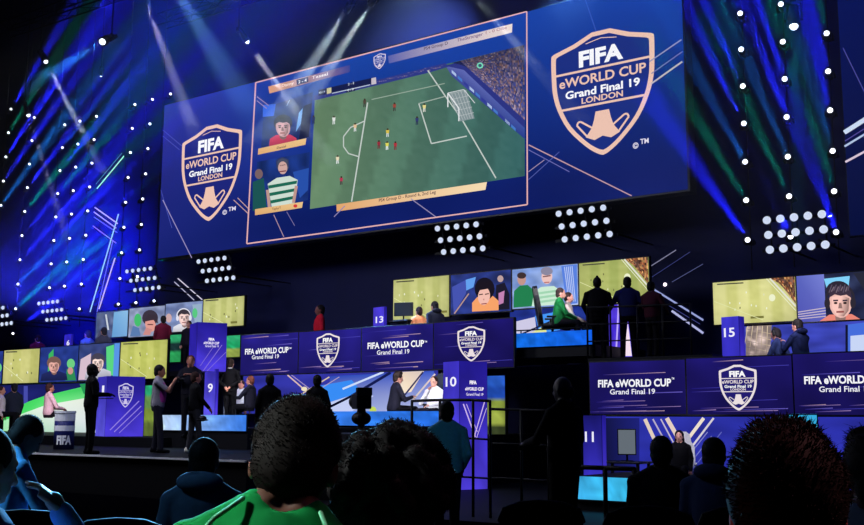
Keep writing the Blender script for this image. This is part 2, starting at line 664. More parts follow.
Z9 = platform('booth_platform', 162, 246.5, 415, 430, 17.2, 22.9, (190, 215, 250), (55, 120, 225), 'low platform with a pale blue glowing front below booth 9', STAGE, sink=.3)
Z10 = platform('booth_platform', 290, 441, 411.4, 425, 18.2, 22.9, (60, 130, 235), (40, 110, 225), 'low platform with a blue glowing front below booth 10', 1.0, sink=.5)
Z11 = platform('booth_platform', 574, 700, 476, 500, 15.2, 17, (60, 170, 225), (55, 200, 235), 'cyan glowing platform front beside booth number 11', 1.0)
ZG = platform('booth_platform', 509, 592, 334, 348, 20.3, 22.9, (20, 110, 225), (20, 95, 225), 'upper platform with a bright blue front under the green shirted player', at(550, 334, 20.3).z - .5, sink=.3)

# upper decks
ZR = at(620, 358, 20.3).z
XD = at(716, 358, 20.3).x
ZP = ZR - .72
struct('upper_deck_right', box((at(592, 358, 20.3).x, 20.12, ZR - .14), (XD, 22.9, ZR)), DARK_DECK)
struct('lower_deck_right', box((XD, 20.12, ZP - .14), (XR, 22.9, ZP)), DARK_DECK)
ZC = at(434, 301, 20.7).z - 1.34
struct('upper_deck_middle', box((at(243, 340, 20.2).x, 20.12, ZC - .16), (at(508, 330, 20.2).x, 22.9, ZC)), DARK_DECK)
ZL = at(163.5, 315.5, 21.0).z - 1.72
struct('upper_deck_left', box((XL, 20.52, ZL - .14), (at(240, 345, 20.4).x, 22.9, ZL)), DARK_DECK)


# ================================================================== MAIN SCREEN
MS = empty('video_screen', (at(420, 224, 21).x, 21, at(420, 224, 21).z), 'huge video wall showing a football match between two large crests', 'screen')
tl, bl_, br_ = at(163, 106, 21), at(160, 258, 21), at(688, 190, 21)
MX0, MX1, MZ0, MZ1 = (tl.x + bl_.x) / 2, br_.x, (bl_.z + br_.z) / 2, tl.z
iv = -MS.location
obj('housing', box(Vector((MX0 - .05, 21, MZ0 - .05)) + iv, Vector((MX1 + .05, 21.35, MZ1 + .05)) + iv, .01), BLACK_PLASTIC, MS)
P = Paint((0, 20.995, 0))
q = px_quad(P, MX0, MX1, MZ0, MZ1)


def msbg(u, v):
    a = (40, 42, 150) if u < .25 else (30, 62, 160)
    k = min(1, u / .3)
    top = [48 * (1 - k) + 22 * k, 50 * (1 - k) + 66 * k, 150 * (1 - k) + 165 * k]
    bot = [24 * (1 - k) + 16 * k, 34 * (1 - k) + 30 * k, 112 * (1 - k) + 102 * k]
    w = min(1, v * 1.1)
    n = noise.noise(Vector((u * 6, v * 3, 1))) * 12
    return tuple(max(0, top[i] * (1 - w) + bot[i] * w + n * (.4 if i < 2 else 1)) for i in range(3))


P.grid(q, 56, 20, msbg)
for a, b, w, c in (((161, 190), (172, 228), .7, (70, 80, 175)), ((163, 200), (192, 258), .9, (150, 140, 190)), ((163, 130), (182, 146), .7, (80, 85, 180)), ((163, 136), (180, 150), .6, (80, 85, 180)),
                   ((238, 198), (250, 210), .8, (200, 160, 160)), ((234, 200), (249, 214), .8, (200, 160, 160)), ((529, 145), (632, 196), 1.2, (190, 150, 160)), ((529, 150), (570, 172), .8, (110, 110, 180)),
                   ((529, 172), (545, 160), .8, (160, 140, 170)), ((529, 180), (560, 152), .6, (90, 100, 180)), ((650, 62), (682, 40), 1.2, (150, 150, 190)), ((652, 74), (683, 52), .9, (120, 120, 180)), ((652, 84), (683, 62), 1.6, (190, 185, 190)),
                   ((586, 0), (597, 32), .8, (60, 90, 190)), ((335, 217), (346, 206), .9, (140, 130, 180)), ((412, 199), (438, 218), .9, (150, 140, 180)), ((258, 97), (270, 106), .8, (170, 140, 170)), ((258, 101), (268, 109), .8, (170, 140, 170)),
                   ((275, 215), (285, 237), .8, (170, 140, 160)), ((288, 212), (296, 226), .7, (120, 110, 160))):
    P.line(a, b, w, c)
fr = (228, 176, 178)
for a, b in (((257.3, 83), (528, 12.2)), ((528, 12.2), (528.6, 205)), ((528.6, 205), (248.4, 244)), ((248.4, 244), (257.3, 83))):
    P.line(a, b, 1.3, fr)
P.build('picture', MS)

# match feed
P = Paint((0, 20.985, 0))
feed = [(315, 96), (524.5, 45), (525, 176), (310, 209)]


def pitch(u, v):
    st = 1.0 + (.10 if int(u * 7 + v * 1.2) % 2 else 0)
    b = [98 * (1 - u) + 50 * u, 128 * (1 - u) + 92 * u, 98 * (1 - u) + 92 * u]
    n = noise.noise(Vector((u * 30, v * 30, 0))) * 6
    return tuple(max(0, x * st + n) for x in b)


P.grid(feed, 46, 26, pitch)
# stand with spectators
sr = random.Random(3)


def crowd(u, v):
    if u < .12:
        c = (44, 52, 120)
    else:
        c = sr.choice(((126, 106, 134), (96, 94, 146), (80, 84, 150), (150, 116, 124), (66, 76, 150), (112, 104, 150), (170, 150, 170)))
    k = (.66 + .36 * sr.random()) * (.72 + .4 * v)
    return tuple(x * k for x in c)


P.grid([(444, 66), (524.5, 46), (524.8, 138), (470, 76)], 1, 1, lambda u, v: (44, 52, 130))
P.grid([(452, 63), (524.5, 45), (524.8, 120), (466, 66)], 52, 30, crowd, False)
P.poly([(446, 66), (464, 70), (524.8, 128), (524.8, 139), (452, 76)], [(90, 100, 170), (96, 106, 180), (60, 80, 160), (40, 60, 140), (60, 70, 150)])
for k in range(11):
    t = k / 11
    x, y = 452 + t * 66, 73 + t * 60
    P.poly([(x, y - 3), (x + 4.5, y + 1), (x + 4.5, y + 4), (x, y)], ((170, 190, 230) if k % 3 == 0 else (70, 120, 200) if k % 3 == 1 else (50, 60, 150)))
P.poly([(315, 96), (446, 63.5), (450, 67), (430, 73), (314.5, 101)], (46, 56, 132))
for k in range(60):
    t = k / 60
    x = 320 + 125 * t
    y = 95 - 31 * t + sr.random() * 3 - 1
    P.ell(x, y + 1, 1.0, .7, sr.choice(((110, 100, 150), (80, 80, 150), (140, 120, 140))), up=False, n=6)
P.ell(481, 66, 3.2, 3, (120, 220, 190))
P.ell(481, 66, 1.8, 1.7, (60, 90, 110))
W = (196, 205, 200)
P.path([(429, 71), (446, 96), (462, 118), (497, 178.5)], 1.3, W)      # goal line
P.path([(420, 104), (432.5, 144), (468, 136.5)], 1.2, W)
P.path([(420, 104), (446, 97)], 1.0, (160, 175, 165))
P.path([(373, 100), (446, 84)], .9, (150, 170, 155))
P.path([(369, 103), (353, 202)], 1.3, W)
P.path([(366, 121.5), (352, 128), (345, 137), (345, 147), (350, 154), (360, 157)], 1.1, W)
# goal
P.poly([(450, 95), (468, 91), (476, 119), (462, 122)], (130, 146, 150))
for k in range(6):
    P.line((450 + 3.2 * k, 95 - .7 * k), (462 + 2.5 * k, 121 - .4 * k), .4, (190, 198, 200))
for k in range(5):
    P.line((450 + 2.6 * k, 95 + 5.5 * k), (468 + 2 * k, 91 + 5.6 * k), .4, (190, 198, 200))
P.path([(450, 108), (450, 94), (461, 109), (461, 122)], 1.2, (226, 230, 232))
P.path([(450, 94), (466, 90.5), (477, 104)], .8, (210, 215, 220))
for x, y, c1, c2 in ((390, 133, (214, 190, 80), (210, 220, 220)), (398, 146, (170, 50, 60), (120, 40, 50)), (390, 146, (220, 214, 90), (230, 236, 236)), (382, 145, (150, 46, 62), (110, 36, 50)), (341, 160, (226, 214, 180), (220, 225, 225)), (345, 181, (176, 56, 84), (70, 50, 60)),
                     (359, 128, (226, 190, 150), (220, 225, 225)), (338, 121, (220, 225, 220), (215, 222, 220)), (369, 104, (80, 70, 60), (50, 50, 50)), (399, 108, (150, 70, 60), (60, 50, 50)), (429, 109, (226, 214, 140), (220, 220, 210)), (422, 122, (50, 60, 110), (40, 46, 80)), (319, 121, (50, 60, 100), (40, 46, 70))):
    P.ell(x, y - 2.8, 1.0, 1.1, (60, 44, 36), n=8)
    P.poly([(x - 1.7, y - 2), (x + 1.7, y - 2.2), (x + 1.3, y + 1.4), (x - 1.2, y + 1.5)], c1)
    P.line((x - .6, y + 1.2), (x - .8, y + 4.8), .9, c2)
    P.line((x + .6, y + 1.2), (x + .9, y + 4.6), .9, c2)
# in-game score bug
P.poly([(324, 92), (380, 79.5), (381, 85), (324, 98)], (20, 28, 74))
P.poly([(332.5, 90.5), (337, 89.5), (337, 95), (332.5, 96)], (206, 200, 150))
P.poly([(377, 80.5), (381.5, 79.5), (382, 86), (377, 87)], (200, 190, 200))
P.poly([(352, 91), (361, 89), (361, 93), (352, 95)], (22, 30, 80))
P.line((338, 95.5), (376, 87), .8, (190, 200, 215))
P.text('0 - 0', 353.5, 359.5, 93.6, 2.2, (220, 226, 240))
P.text('2 - 2', 354, 360, 87.6, 2.2, (220, 226, 240))
P.text('45:14', 325, 331, 96, 2.0, (220, 226, 240))
P.build('match_picture', MS)


def banner(pts, c0, c1, name, texts):
    P = Paint((0, 20.975, 0))
    P.poly(pts, [c0, c1, c1, c0])
    for t in texts:
        if t[0] == 'box':
            P.poly(t[1], t[2])
        else:
            P.text(*t)
    P.build(name, MS)


banner([(268.3, 86.6), (350, 65), (350, 72), (269.5, 93.5)], (222, 160, 120), (60, 70, 150), 'score_banner',
       [('box', [(296.5, 79.8), (308.5, 76.7), (308.5, 82), (296.8, 85.2)], (26, 30, 84)), ('2 - 4', 298.5, 306.8, 83.6, 3.0, (236, 236, 246)), ('Danny', 282, 294, 87.3, 3.0, (250, 236, 226)), ('Tassal', 312, 328, 79.3, 3.0, (250, 240, 236))])
banner([(388, 56), (512.5, 23.6), (512, 32.5), (389, 63.5)], (90, 96, 170), (240, 222, 214), 'group_banner',
       [('PS4 Group D', 424, 448, 50.4, 3.2, (90, 74, 96)), ('TheStrxnger', 457, 483, 42, 3.2, (110, 80, 130)), ('1 - 0 Ollie', 486, 507, 34.2, 3.0, (170, 110, 120))])
banner([(336.5, 204.5), (487, 182), (485.5, 189.8), (336.8, 211.5)], (226, 166, 110), (246, 220, 178), 'caption_banner',
       [('PS4 Group D - Round 6, 2nd Leg', 379, 436, 202, 3.3, (92, 66, 72))])
P = Paint((0, 20.975, 0))
P.shield(373.6, 385.8, 55.5, 69, (220, 206, 226), None, .12, (226, 220, 240), False)
P.build('small_emblem', MS)

# the two player cameras
P = Paint((0, 20.985, 0))
P.grid([(264, 108), (313, 92), (310, 140), (261, 150)], 12, 8, lambda u, v: tuple(x * (1 + .4 * noise.noise(Vector((u * 5, v * 5, 2)))) for x in (30, 48, 110)))
P.poly([(263, 105), (276, 104), (274, 116), (263, 117)], (56, 104, 224))
P.poly([(299, 113), (303, 108), (301, 124), (296, 132)], (120, 170, 230))
P.poly([(304, 106), (312, 103), (309, 137), (299, 140)], (20, 26, 62))
P.path([(290, 100), (287, 106)], .6, (150, 170, 220))
P.face(283.5, 127.5, 7.2, (206, 160, 160), (28, 24, 44), (206, 62, 92), None, -8, 2.0, 1.14)
P.poly([(259.5, 149), (307.5, 138.5), (306.5, 145), (259, 155)], [(226, 178, 120), (236, 196, 140), (230, 190, 130), (222, 170, 112)])
P.text('Daniel', 278, 287, 149.5, 2.4, (96, 70, 60))
P.build('player_picture', MS)
P = Paint((0, 20.985, 0))
P.grid([(257, 162), (310, 152), (308, 200), (255, 212)], 12, 8, lambda u, v: tuple(x * (1 + .4 * noise.noise(Vector((u * 5, v * 5, 9)))) for x in (26, 50, 120)))
P.poly([(293, 172), (309, 168), (308, 190), (300, 198)], (40, 80, 170))
P.ell(259, 174, 4, 5, (120, 96, 100))
P.poly([(253, 182), (264, 178), (267, 208), (253, 211)], (28, 84, 84))
P.poly([(268, 184), (277, 178), (290, 176), (298, 180), (295, 203), (272, 207)], (206, 222, 210))
for k in range(3):
    y = 184 + k * 7.5
    P.poly([(268.5 + k, y + 1.6), (297.5 - k * .6, y - 3.4), (297 - k * .6, y - .2), (269 + k, y + 4.8)], (30, 104, 84))
P.line((268, 190), (270, 208), 3, (190, 150, 140))
P.line((297, 186), (294, 203), 3, (190, 150, 140))
P.ell(283.5, 165.5, 6.4, 7, (70, 76, 100))
P.ell(283.5, 168, 4.6, 6.4, (206, 166, 160))
P.line((280, 172), (287, 171), 1.2, (120, 60, 66))
P.line((280.5, 166), (286.5, 165), .9, (70, 50, 60))
P.path([(278, 168), (277.5, 161), (283, 157.8), (289, 160), (289.4, 167)], 1.2, (50, 60, 100))
P.poly([(256, 209.5), (304, 202), (303, 208), (256, 215.5)], [(226, 178, 120), (236, 196, 140), (230, 190, 130), (222, 170, 112)])
P.text('TaylorT', 273, 282, 210.5, 2.4, (120, 80, 60))
P.ell(296.5, 206.2, 2.0, 1.7, (214, 60, 60))
P.build('player_picture', MS)
# crests
for xl, xr, yc, yb, tm in ((182, 241.3, 137.2, 220.5, (222.6, 215.5, 236, 4.6)), (549.6, 652.6, 45.6, 155.2, (633, 149.5, 649, 5.8))):
    P = Paint((0, 20.985, 0))
    P.shield(xl, xr, yc, yb, (238, 196, 178), (30, 38, 122) if xl < 300 else (26, 46, 128), .075)
    V0, V1 = (tm[0], tm[1]), tm[2]
    P.text('©', tm[0], tm[0] + tm[3], tm[1] - .5, tm[3] * 1.0, (226, 220, 240), .02)
    P.text('TM', tm[0] + tm[3] * 1.3, V1, tm[1] - tm[3] * .9, tm[3] * .9, (226, 220, 240), .02)
    P.build('emblem', MS)

# ================================================================== LED BALUSTRADE PANELS


def led(x0, x1, ytl, ytr, ybl, ybr, kind, label, tx=None, seed=0, Y=20.0):
    e, P, (xl, xr, zb, zt) = panel('led_panel', x0, x1, ytl, ytr, ybl, ybr, Y, label, 'display panel', 'LED panels along the balustrades')
    q = px_quad(P, xl, xr, zb, zt)

    def fn(u, v):
        n = noise.noise(Vector((u * 3 + seed, v * 2, 4))) * .25
        return tuple(max(0, c * (1 + n) * (1.12 - .3 * v)) for c in ((34, 28, 116) if x0 < 430 else (26, 20, 92)))
    P.grid(q, 14, 8, fn)
    r = random.Random(seed)
    for k in range(9):
        v = r.random() * .9 + .05 if k < 5 else .84 + .12 * r.random()
        if .3 < v < .62 and kind == 'text' and k % 3:
            v = .85
        u0 = r.random() * .5
        u1 = min(.99, u0 + .2 + .5 * r.random())
        lerp = lambda u, v: ((q[0][0] * (1 - u) + q[1][0] * u) * (1 - v) + (q[3][0] * (1 - u) + q[2][0] * u) * v, (q[0][1] * (1 - u) + q[1][1] * u) * (1 - v) + (q[3][1] * (1 - u) + q[2][1] * u) * v)
        c = r.choice(((104, 92, 196), (150, 120, 176), (70, 64, 176), (186, 150, 170)))
        P.line(lerp(u0, v), lerp(u1, max(.02, v - .02)), .5 + .4 * r.random(), (30, 24, 116), c)
    if kind == 'text':
        a, b, base, h, a2, b2, base2, h2 = tx
        P.build('picture', e)
        P = Paint((0, Y - .002, 0), base=14)
        P.text('FIFA eWORLD CUP', a, b, base, h, (250, 250, 255), .03)
        P.text('TM', b + .4, b + 3, base - h * .75 + (b - a) * -.03, h * .3, (235, 235, 250))
        P.text('Grand Final 19', a2, b2, base2, h2, (245, 245, 255), .012)
        P.build('lettering', e)
    else:
        xl_, xr_, yc, yb = tx
        P.build('picture', e)
        P = Paint((0, Y - .002, 0), base=14)
        P.shield(xl_, xr_, yc, yb, (236, 224, 226), (34, 28, 110), .1, (255, 255, 255), False)
        P.build('emblem', e)
    return e


led(241, 298, 335.5, 332.6, 375, 373.3, 'text', 'purple LED panel with event name at left end of the middle balustrade', (246, 289.5, 354.5, 5.5, 253, 280, 359.3, 4.0), 1)
led(299, 361, 332.4, 328.6, 373.2, 371.6, 'emblem', 'purple LED panel with white crest, second from left on the middle balustrade', (317.6, 340.6, 337.6, 367.5), 2)
led(362, 433, 328.4, 323.3, 371.5, 369.3, 'text', 'purple LED panel with event name, third on the middle balustrade, above the dark jacketed player', (368.5, 425, 349, 6.2, 378, 410.5, 354.8, 4.4), 3)
led(434, 513.5, 323.2, 318, 369.2, 366.9, 'emblem', 'navy LED panel with white crest above kiosk number 10', (458.3, 486, 330.8, 361.5), 4)
led(590, 685.5, 363, 359.3, 414, 414.4, 'text', 'purple LED panel with event name at left end of the right balustrade', (599, 672, 387.2, 7.2, 611, 656, 394.4, 5.2), 5)
led(687, 792.5, 359.2, 355, 414.4, 414.7, 'emblem', 'purple LED panel with large white crest on the right balustrade', (719.3, 757, 370.5, 410.6), 6)
led(794, 905, 355, 350, 414.7, 415.2, 'text', 'purple LED panel with event name cut off by the right picture edge', (805, 888, 384, 7.6, 820, 872, 392, 5.6), 7)

# ================================================================== BOOTH SCREENS


def screen(x0, x1, ytl, ytr, ybl, ybr, label, draw, group, Y=21.3):
    e, P, (xl, xr, zb, zt) = panel('booth_screen', x0, x1, ytl, ytr, ybl, ybr, Y, label, 'screen', group)
    q = px_quad(P, xl, xr, zb, zt)
    L = lambda u, v: ((q[0][0] * (1 - u) + q[1][0] * u) * (1 - v) + (q[3][0] * (1 - u) + q[2][0] * u) * v, (q[0][1] * (1 - u) + q[1][1] * u) * (1 - v) + (q[3][1] * (1 - u) + q[2][1] * u) * v)
    draw(P, q, L)
    P.build('picture', e)
    return e


def grass(c=(188, 192, 112), c2=(204, 206, 130), stand=None, goal=None, hud=None, strips=7):
    def d(P, q, L):
        def fn(u, v):
            b = c if int(u * strips) % 2 else c2
            n = noise.noise(Vector((u * 9 + q[0][0], v * 9, 1))) * 10
            k = 1.03 - .3 * (u - .45) ** 2 - .25 * (v - .45) ** 2
            return tuple(max(0, min(255, (x * .93 + 12) * k + n)) for x in b)
        P.grid(q, 22, 12, fn)
        r = random.Random(int(q[0][0]))
        for k in range(9):
            u, v = .1 + .75 * r.random(), .25 + .55 * r.random()
            a = L(u, v)
            P.ell(a[0], a[1], .6, 1.2, r.choice(((240, 244, 220), (110, 110, 70), (226, 226, 190))), n=7)
        if stand:
            u0 = stand

            def cr(u, v):
                k = .7 + .6 * r.random()
                return tuple(min(255, x * k) for x in r.choice(((150, 90, 60), (110, 80, 70), (190, 140, 90), (90, 60, 50))))
            qs = [L(u0, 0), L(1, 0), L(1, .62), L(u0 + .12, .14)]
            P.grid(qs, 14, 9, cr, False)
            P.line(L(u0, .0), L(1, .68), 1.6, (226, 226, 214))
            P.line(L(u0 - .04, .0), L(1, .78), .6, (240, 244, 216))
        if goal:
            P.ell(*L(*goal), 3.2, 3.6, (238, 242, 206))
        P.line(L(.06, .05), L(.38, .06), 1.2, (70, 70, 60))
        if hud:
            P.line(L(hud, .88), L(hud + .16, .88), 2.2, (120, 118, 60))
        P.line(L(.02, .45), L(.6, .95), .6, (226, 230, 170))
    return d


def mix_bg(P, q, cols, seed):
    def fn(u, v):
        n = noise.noise(Vector((u * 3 + seed, v * 2.5, 0))) * .5 + .5
        m = noise.noise(Vector((u * 7 + seed, v * 6, 5))) * .2
        t = min(.999, max(0, n)) * (len(cols) - 1)
        i = int(t)
        t -= i
        return tuple(max(0, min(255, (cols[i][k] * (1 - t) + cols[i + 1][k] * t) * (1 + m))) for k in range(3))
    P.grid(q, 26, 18, fn)


GU = 'small booth screens, upper rows'
GL = 'small booth screens, lower left row'


def d_orange(P, q, L):
    mix_bg(P, q, ((24, 30, 70), (46, 62, 140), (30, 34, 64)), 3)
    P.poly([L(.02, .3), L(.3, .12), L(.25, .5), L(.05, .98)], (70, 84, 176))
    P.line(L(.06, .98), L(.3, .5), 1.2, (186, 150, 140))
    P.poly([L(.25, .15), L(.42, .1), L(.38, .35), L(.26, .42)], (100, 160, 240))
    P.ell(*L(.83, .2), 3, 3.4, (190, 160, 160))
    P.poly([L(.76, .35), L(.9, .3), L(.98, .6), L(.98, .96), L(.74, .96)], (30, 28, 46))
    P.poly([L(.8, .55), L(.9, .5), L(.88, .8), L(.8, .84)], (196, 130, 180))
    P.poly([L(.36, .96), L(.36, .74), L(.45, .6), L(.7, .6), L(.8, .74), L(.8, .97)], (248, 164, 106))
    P.ell(*L(.57, .42), 10, 11.5, (26, 22, 36))
    P.ell(*L(.56, .6), 6, 9, (244, 190, 176), 6)
    P.poly([L(.42, .42), L(.5, .24), L(.66, .24), L(.71, .46), L(.64, .42), L(.5, .44)], (28, 22, 34))
    for u in (.51, .61):
        P.line(L(u - .03, .555), L(u + .035, .545), 1.0, (50, 30, 30))
    P.line(L(.55, .68), L(.57, .68), 1.6, (200, 140, 130))
    P.line(L(.52, .79), L(.61, .785), 1.0, (150, 70, 70))


def d_green_pair(P, q, L):
    mix_bg(P, q, ((180, 196, 230), (120, 150, 214), (214, 220, 240)), 8)
    P.poly([L(.75, .02), L(.99, .02), L(.99, .97), L(.82, .97)], (90, 130, 224))
    for k in range(5):
        P.line(L(.8 + k * .03, .05), L(.86 + k * .025, .92), .8, (190, 205, 245))
    P.poly([L(.02, .97), L(.03, .55), L(.12, .42), L(.24, .42), L(.32, .55), L(.34, .96)], (36, 128, 80))
    P.ell(*L(.15, .27), 4.3, 5.8, (196, 150, 140))
    P.ell(*L(.15, .17), 4.6, 3.2, (64, 50, 50))
    P.poly([L(.3, .97), L(.34, .62), L(.44, .5), L(.64, .5), L(.74, .62), L(.78, .97)], (206, 236, 214))
    for k in range(3):
        P.line(L(.36, .66 + k * .11), L(.74, .62 + k * .11), 2.2, (160, 214, 178))
    P.ell(*L(.54, .26), 5.4, 7.2, (240, 196, 190))
    P.ell(*L(.54, .12), 6, 4.2, (140, 136, 160))
    P.line(L(.48, .25), L(.6, .24), 1.2, (120, 80, 84))
    P.line(L(.5, .4), L(.58, .4), 1.2, (186, 110, 110))


def d_headset(P, q, L):
    mix_bg(P, q, ((40, 50, 100), (30, 34, 60), (70, 84, 130)), 5)
    P.poly([L(0, 0), L(.32, 0), L(.32, 1), L(0, 1)], [(90, 100, 190), (120, 130, 214), (96, 100, 190), (80, 84, 180)])
    for k in range(4):
        P.line(L(0, .78 + .05 * k), L(.32, .72 + .06 * k), .9, (206, 190, 200))
    P.poly([L(.32, .1), L(.62, .08), L(.6, .3), L(.35, .34)], (130, 210, 250))
    P.poly([L(.66, .02), L(.95, .02), L(1, .5), L(.9, .8), L(.75, .3)], (40, 42, 58))
    P.poly([L(.85, .2), L(.99, .6), L(.99, .95), L(.9, .95)], (200, 226, 245))
    P.ell(838.5, 290, 12, 9, (48, 40, 56))
    P.face(841, 303, 11.2, (240, 190, 180), (62, 50, 66), (236, 136, 120), (46, 42, 54), -6, 2.0, .86)
    for k in range(9):
        P.line((830 + k * 2.4, 293 - (k % 3)), (833 + k * 2.2, 285 + (k % 2) * 2), 1.1, ((92, 80, 100), (120, 104, 118))[k % 2])


def d_blank_blue(P, q, L):
    mix_bg(P, q, ((110, 120, 150), (70, 84, 130), (150, 160, 180)), 1)
    P.poly([L(.55, .04), L(.99, .02), L(.99, .98), L(.52, .99)], [(120, 176, 224), (140, 190, 230), (120, 170, 220), (100, 156, 210)])
    P.line(L(.3, .1), L(.4, .7), 1.6, (206, 214, 226))
    P.poly([L(.05, .97), L(.12, .7), L(.3, .62), L(.42, .95)], (74, 74, 104))


def d_face_dark(P, q, L):
    mix_bg(P, q, ((110, 124, 160), (150, 160, 190), (84, 96, 140)), 4)
    P.ell(*L(.25, .42), 3.6, 6.5, (70, 190, 110))
    P.poly([L(.05, .97), L(.12, .6), L(.3, .7), L(.35, .97)], (90, 124, 176))
    P.ell(*L(.6, .38), 8, 8, (60, 52, 66))
    P.ell(*L(.62, .62), 5.2, 7, (226, 156, 146), -18)
    P.poly([L(.42, .95), L(.5, .7), L(.68, .78), L(.62, .97)], (206, 140, 136))
    P.poly([L(.42, .5), L(.55, .25), L(.78, .3), L(.84, .6), L(.7, .46)], (58, 48, 60))
    P.line(L(.54, .6), L(.7, .62), 1.0, (90, 50, 54))


def d_face_head(P, q, L):
    mix_bg(P, q, ((90, 110, 160), (130, 146, 190), (70, 84, 130)), 6)
    P.poly([L(.72, .1), L(.98, .1), L(.98, .8), L(.8, .7)], (150, 176, 200))
    P.ell(*L(.8, .4), 2.6, 5, (90, 200, 130))
    P.ell(*L(.1, .5), 3, 4.5, (206, 170, 170))
    P.face(185, 318, 5.6, (240, 206, 200), (60, 54, 64), (226, 226, 236), (226, 226, 240), 4, 2.2, 1.05)


def d_suit(P, q, L):
    mix_bg(P, q, ((28, 46, 120), (40, 60, 140), (24, 36, 90)), 7)
    P.poly([L(.22, .2), L(.34, .05), L(.36, .6), L(.22, .7)], (60, 180, 96))
    P.ell(*L(.82, .5), 4, 5, (110, 206, 130))
    P.poly([L(.7, .97), L(.72, .65), L(.9, .6), L(.98, .97)], (46, 140, 84))
    P.ell(*L(.82, .7), 2.8, 3.6, (206, 150, 140))
    P.face(54.5, 366, 5.2, (222, 166, 156), (120, 90, 84), (34, 42, 96), None, 0, 2.6, 1.2)


def d_white_face(P, q, L):
    mix_bg(P, q, ((40, 60, 130), (60, 70, 120), (30, 44, 100)), 9)
    P.poly([L(.66, .1), L(.85, .05), L(.88, .9), L(.7, .8)], (90, 214, 130))
    P.poly([L(.86, .02), L(.99, .02), L(.99, .97), L(.86, .97)], (90, 150, 230))
    P.poly([L(.05, .4), L(.3, .25), L(.3, .97), L(.02, .97)], (216, 190, 206))
    P.face(98.5, 363, 5.6, (246, 214, 206), (70, 66, 84), (206, 206, 222), None, 0, 2.4, 1.12)


screen(393.5, 449, 280.3, 275.4, 319.5, 317, 'green football pitch screen at left of the middle upper row', grass(hud=.82), GU)
screen(451, 511, 275, 270, 316.8, 308.6, 'screen showing a dark haired player in an orange shirt', d_orange, GU)
screen(512.5, 578, 269.5, 264, 308.6, 305.2, 'screen showing two seated players in green and white', d_green_pair, GU)
screen(579.5, 649, 263.6, 257, 305, 301.5, 'green football pitch screen behind the three standing silhouettes', grass((160, 172, 90), (178, 186, 104), .66, (.7, .42)), GU)
screen(713.5, 796, 282.8, 276.6, 324, 321.5, 'green football pitch screen above kiosk number 15', grass((208, 208, 124), (224, 222, 146), .7, (.72, .45), .45), GU)
screen(797.5, 884, 276.4, 269.5, 321.5, 319, 'screen at right edge showing a player wearing a headset', d_headset, GU)
screen(96, 128, 313, 309.6, 338, 337, 'small grey and blue screen at left end of the left upper row', d_blank_blue, GU)
screen(129, 164.5, 309.4, 304.8, 337, 335.6, 'small screen showing a bent dark head beside green, left upper row', d_face_dark, GU)
screen(165.3, 202.5, 304.6, 300.4, 335.6, 327, 'small screen showing a pale player with headset, left upper row', d_face_head, GU)
screen(203.3, 244, 300.2, 295.3, 326.4, 327, 'green football pitch screen at right end of the left upper row', grass(hud=.7), GU)
screen(-22, 2.4, 353, 350.8, 384.6, 383.6, 'sliver of a screen cut by the left picture edge', d_suit, GL, 20.4)
screen(3.6, 39, 350.6, 348.6, 383.6, 382.5, 'pale green football pitch screen at far left of the lower row', grass((196, 196, 110), (208, 206, 126), strips=4), GL, 20.4)
screen(40, 78, 348.4, 345, 382.5, 381.2, 'screen showing a brown haired player in a dark suit, lower left row', d_suit, GL, 20.4)
screen(78.8, 119.6, 344.8, 342.6, 381.2, 379.6, 'screen showing a pale faced player behind the standing silhouette', d_white_face, GL, 20.4)
screen(120.4, 167, 342.4, 339.6, 379.4, 378, 'green football pitch screen above the crest kiosk, lower left row', grass((188, 194, 92), (202, 206, 106)), GL, 20.4)

# ================================================================== BOOTH BACK WALLS


def backdrop(x0, x1, ytl, ytr, ybl, ybr, Y, label, draw, cat='backdrop'):
    e, P, (xl, xr, zb, zt) = panel('booth_backdrop', x0, x1, ytl, ytr, ybl, ybr, Y, label, cat)
    q = px_quad(P, xl, xr, zb, zt)
    draw(P, q)
    P.build('picture', e)


def b_mid(P, q):
    mix_bg(P, q, ((44, 46, 150), (52, 54, 164), (40, 44, 140)), 11)
    P.poly([(330, 376), (434, 371), (436, 414), (330, 415)], [(40, 70, 180), (60, 90, 200), (180, 190, 230), (150, 166, 220)])
    P.poly([(318, 386), (352, 380), (362, 392), (330, 402), (316, 404)], (56, 140, 245))
    P.poly([(331, 402), (365, 391), (374, 396), (350, 413), (331, 413)], (196, 206, 244))
    P.line((326, 409), (352, 396), 2.4, (10, 12, 40))
    P.line((352, 396), (391, 372.5), 2.8, (20, 26, 80))
    P.line((343, 389), (384, 372), 2.0, (206, 220, 250))
    P.line((288, 375), (310, 394), 1.3, (224, 190, 180))
    P.line((292, 375), (313, 391), .8, (170, 150, 190))
    P.line((299, 396), (330, 377), 1.2, (220, 196, 170))
    P.line((306, 398), (340, 377), .8, (180, 160, 190))
    P.ell(305, 389, 3, 2.2, (240, 226, 190))
    P.poly([(402, 372), (425, 371), (412, 392), (400, 394)], [(236, 214, 190), (214, 196, 190), (246, 226, 200), (250, 236, 214)])
    P.line((400, 402), (424, 372), 1.6, (40, 40, 90))
    P.line((412, 402), (436, 374), 1.6, (224, 206, 196))
    P.ell(374, 411, 3.5, 4.5, (196, 216, 90))


backdrop(243, 438, 374, 370, 414, 413, 21.6, 'blue and white lit back wall of booth 10 with crossing beams', b_mid)


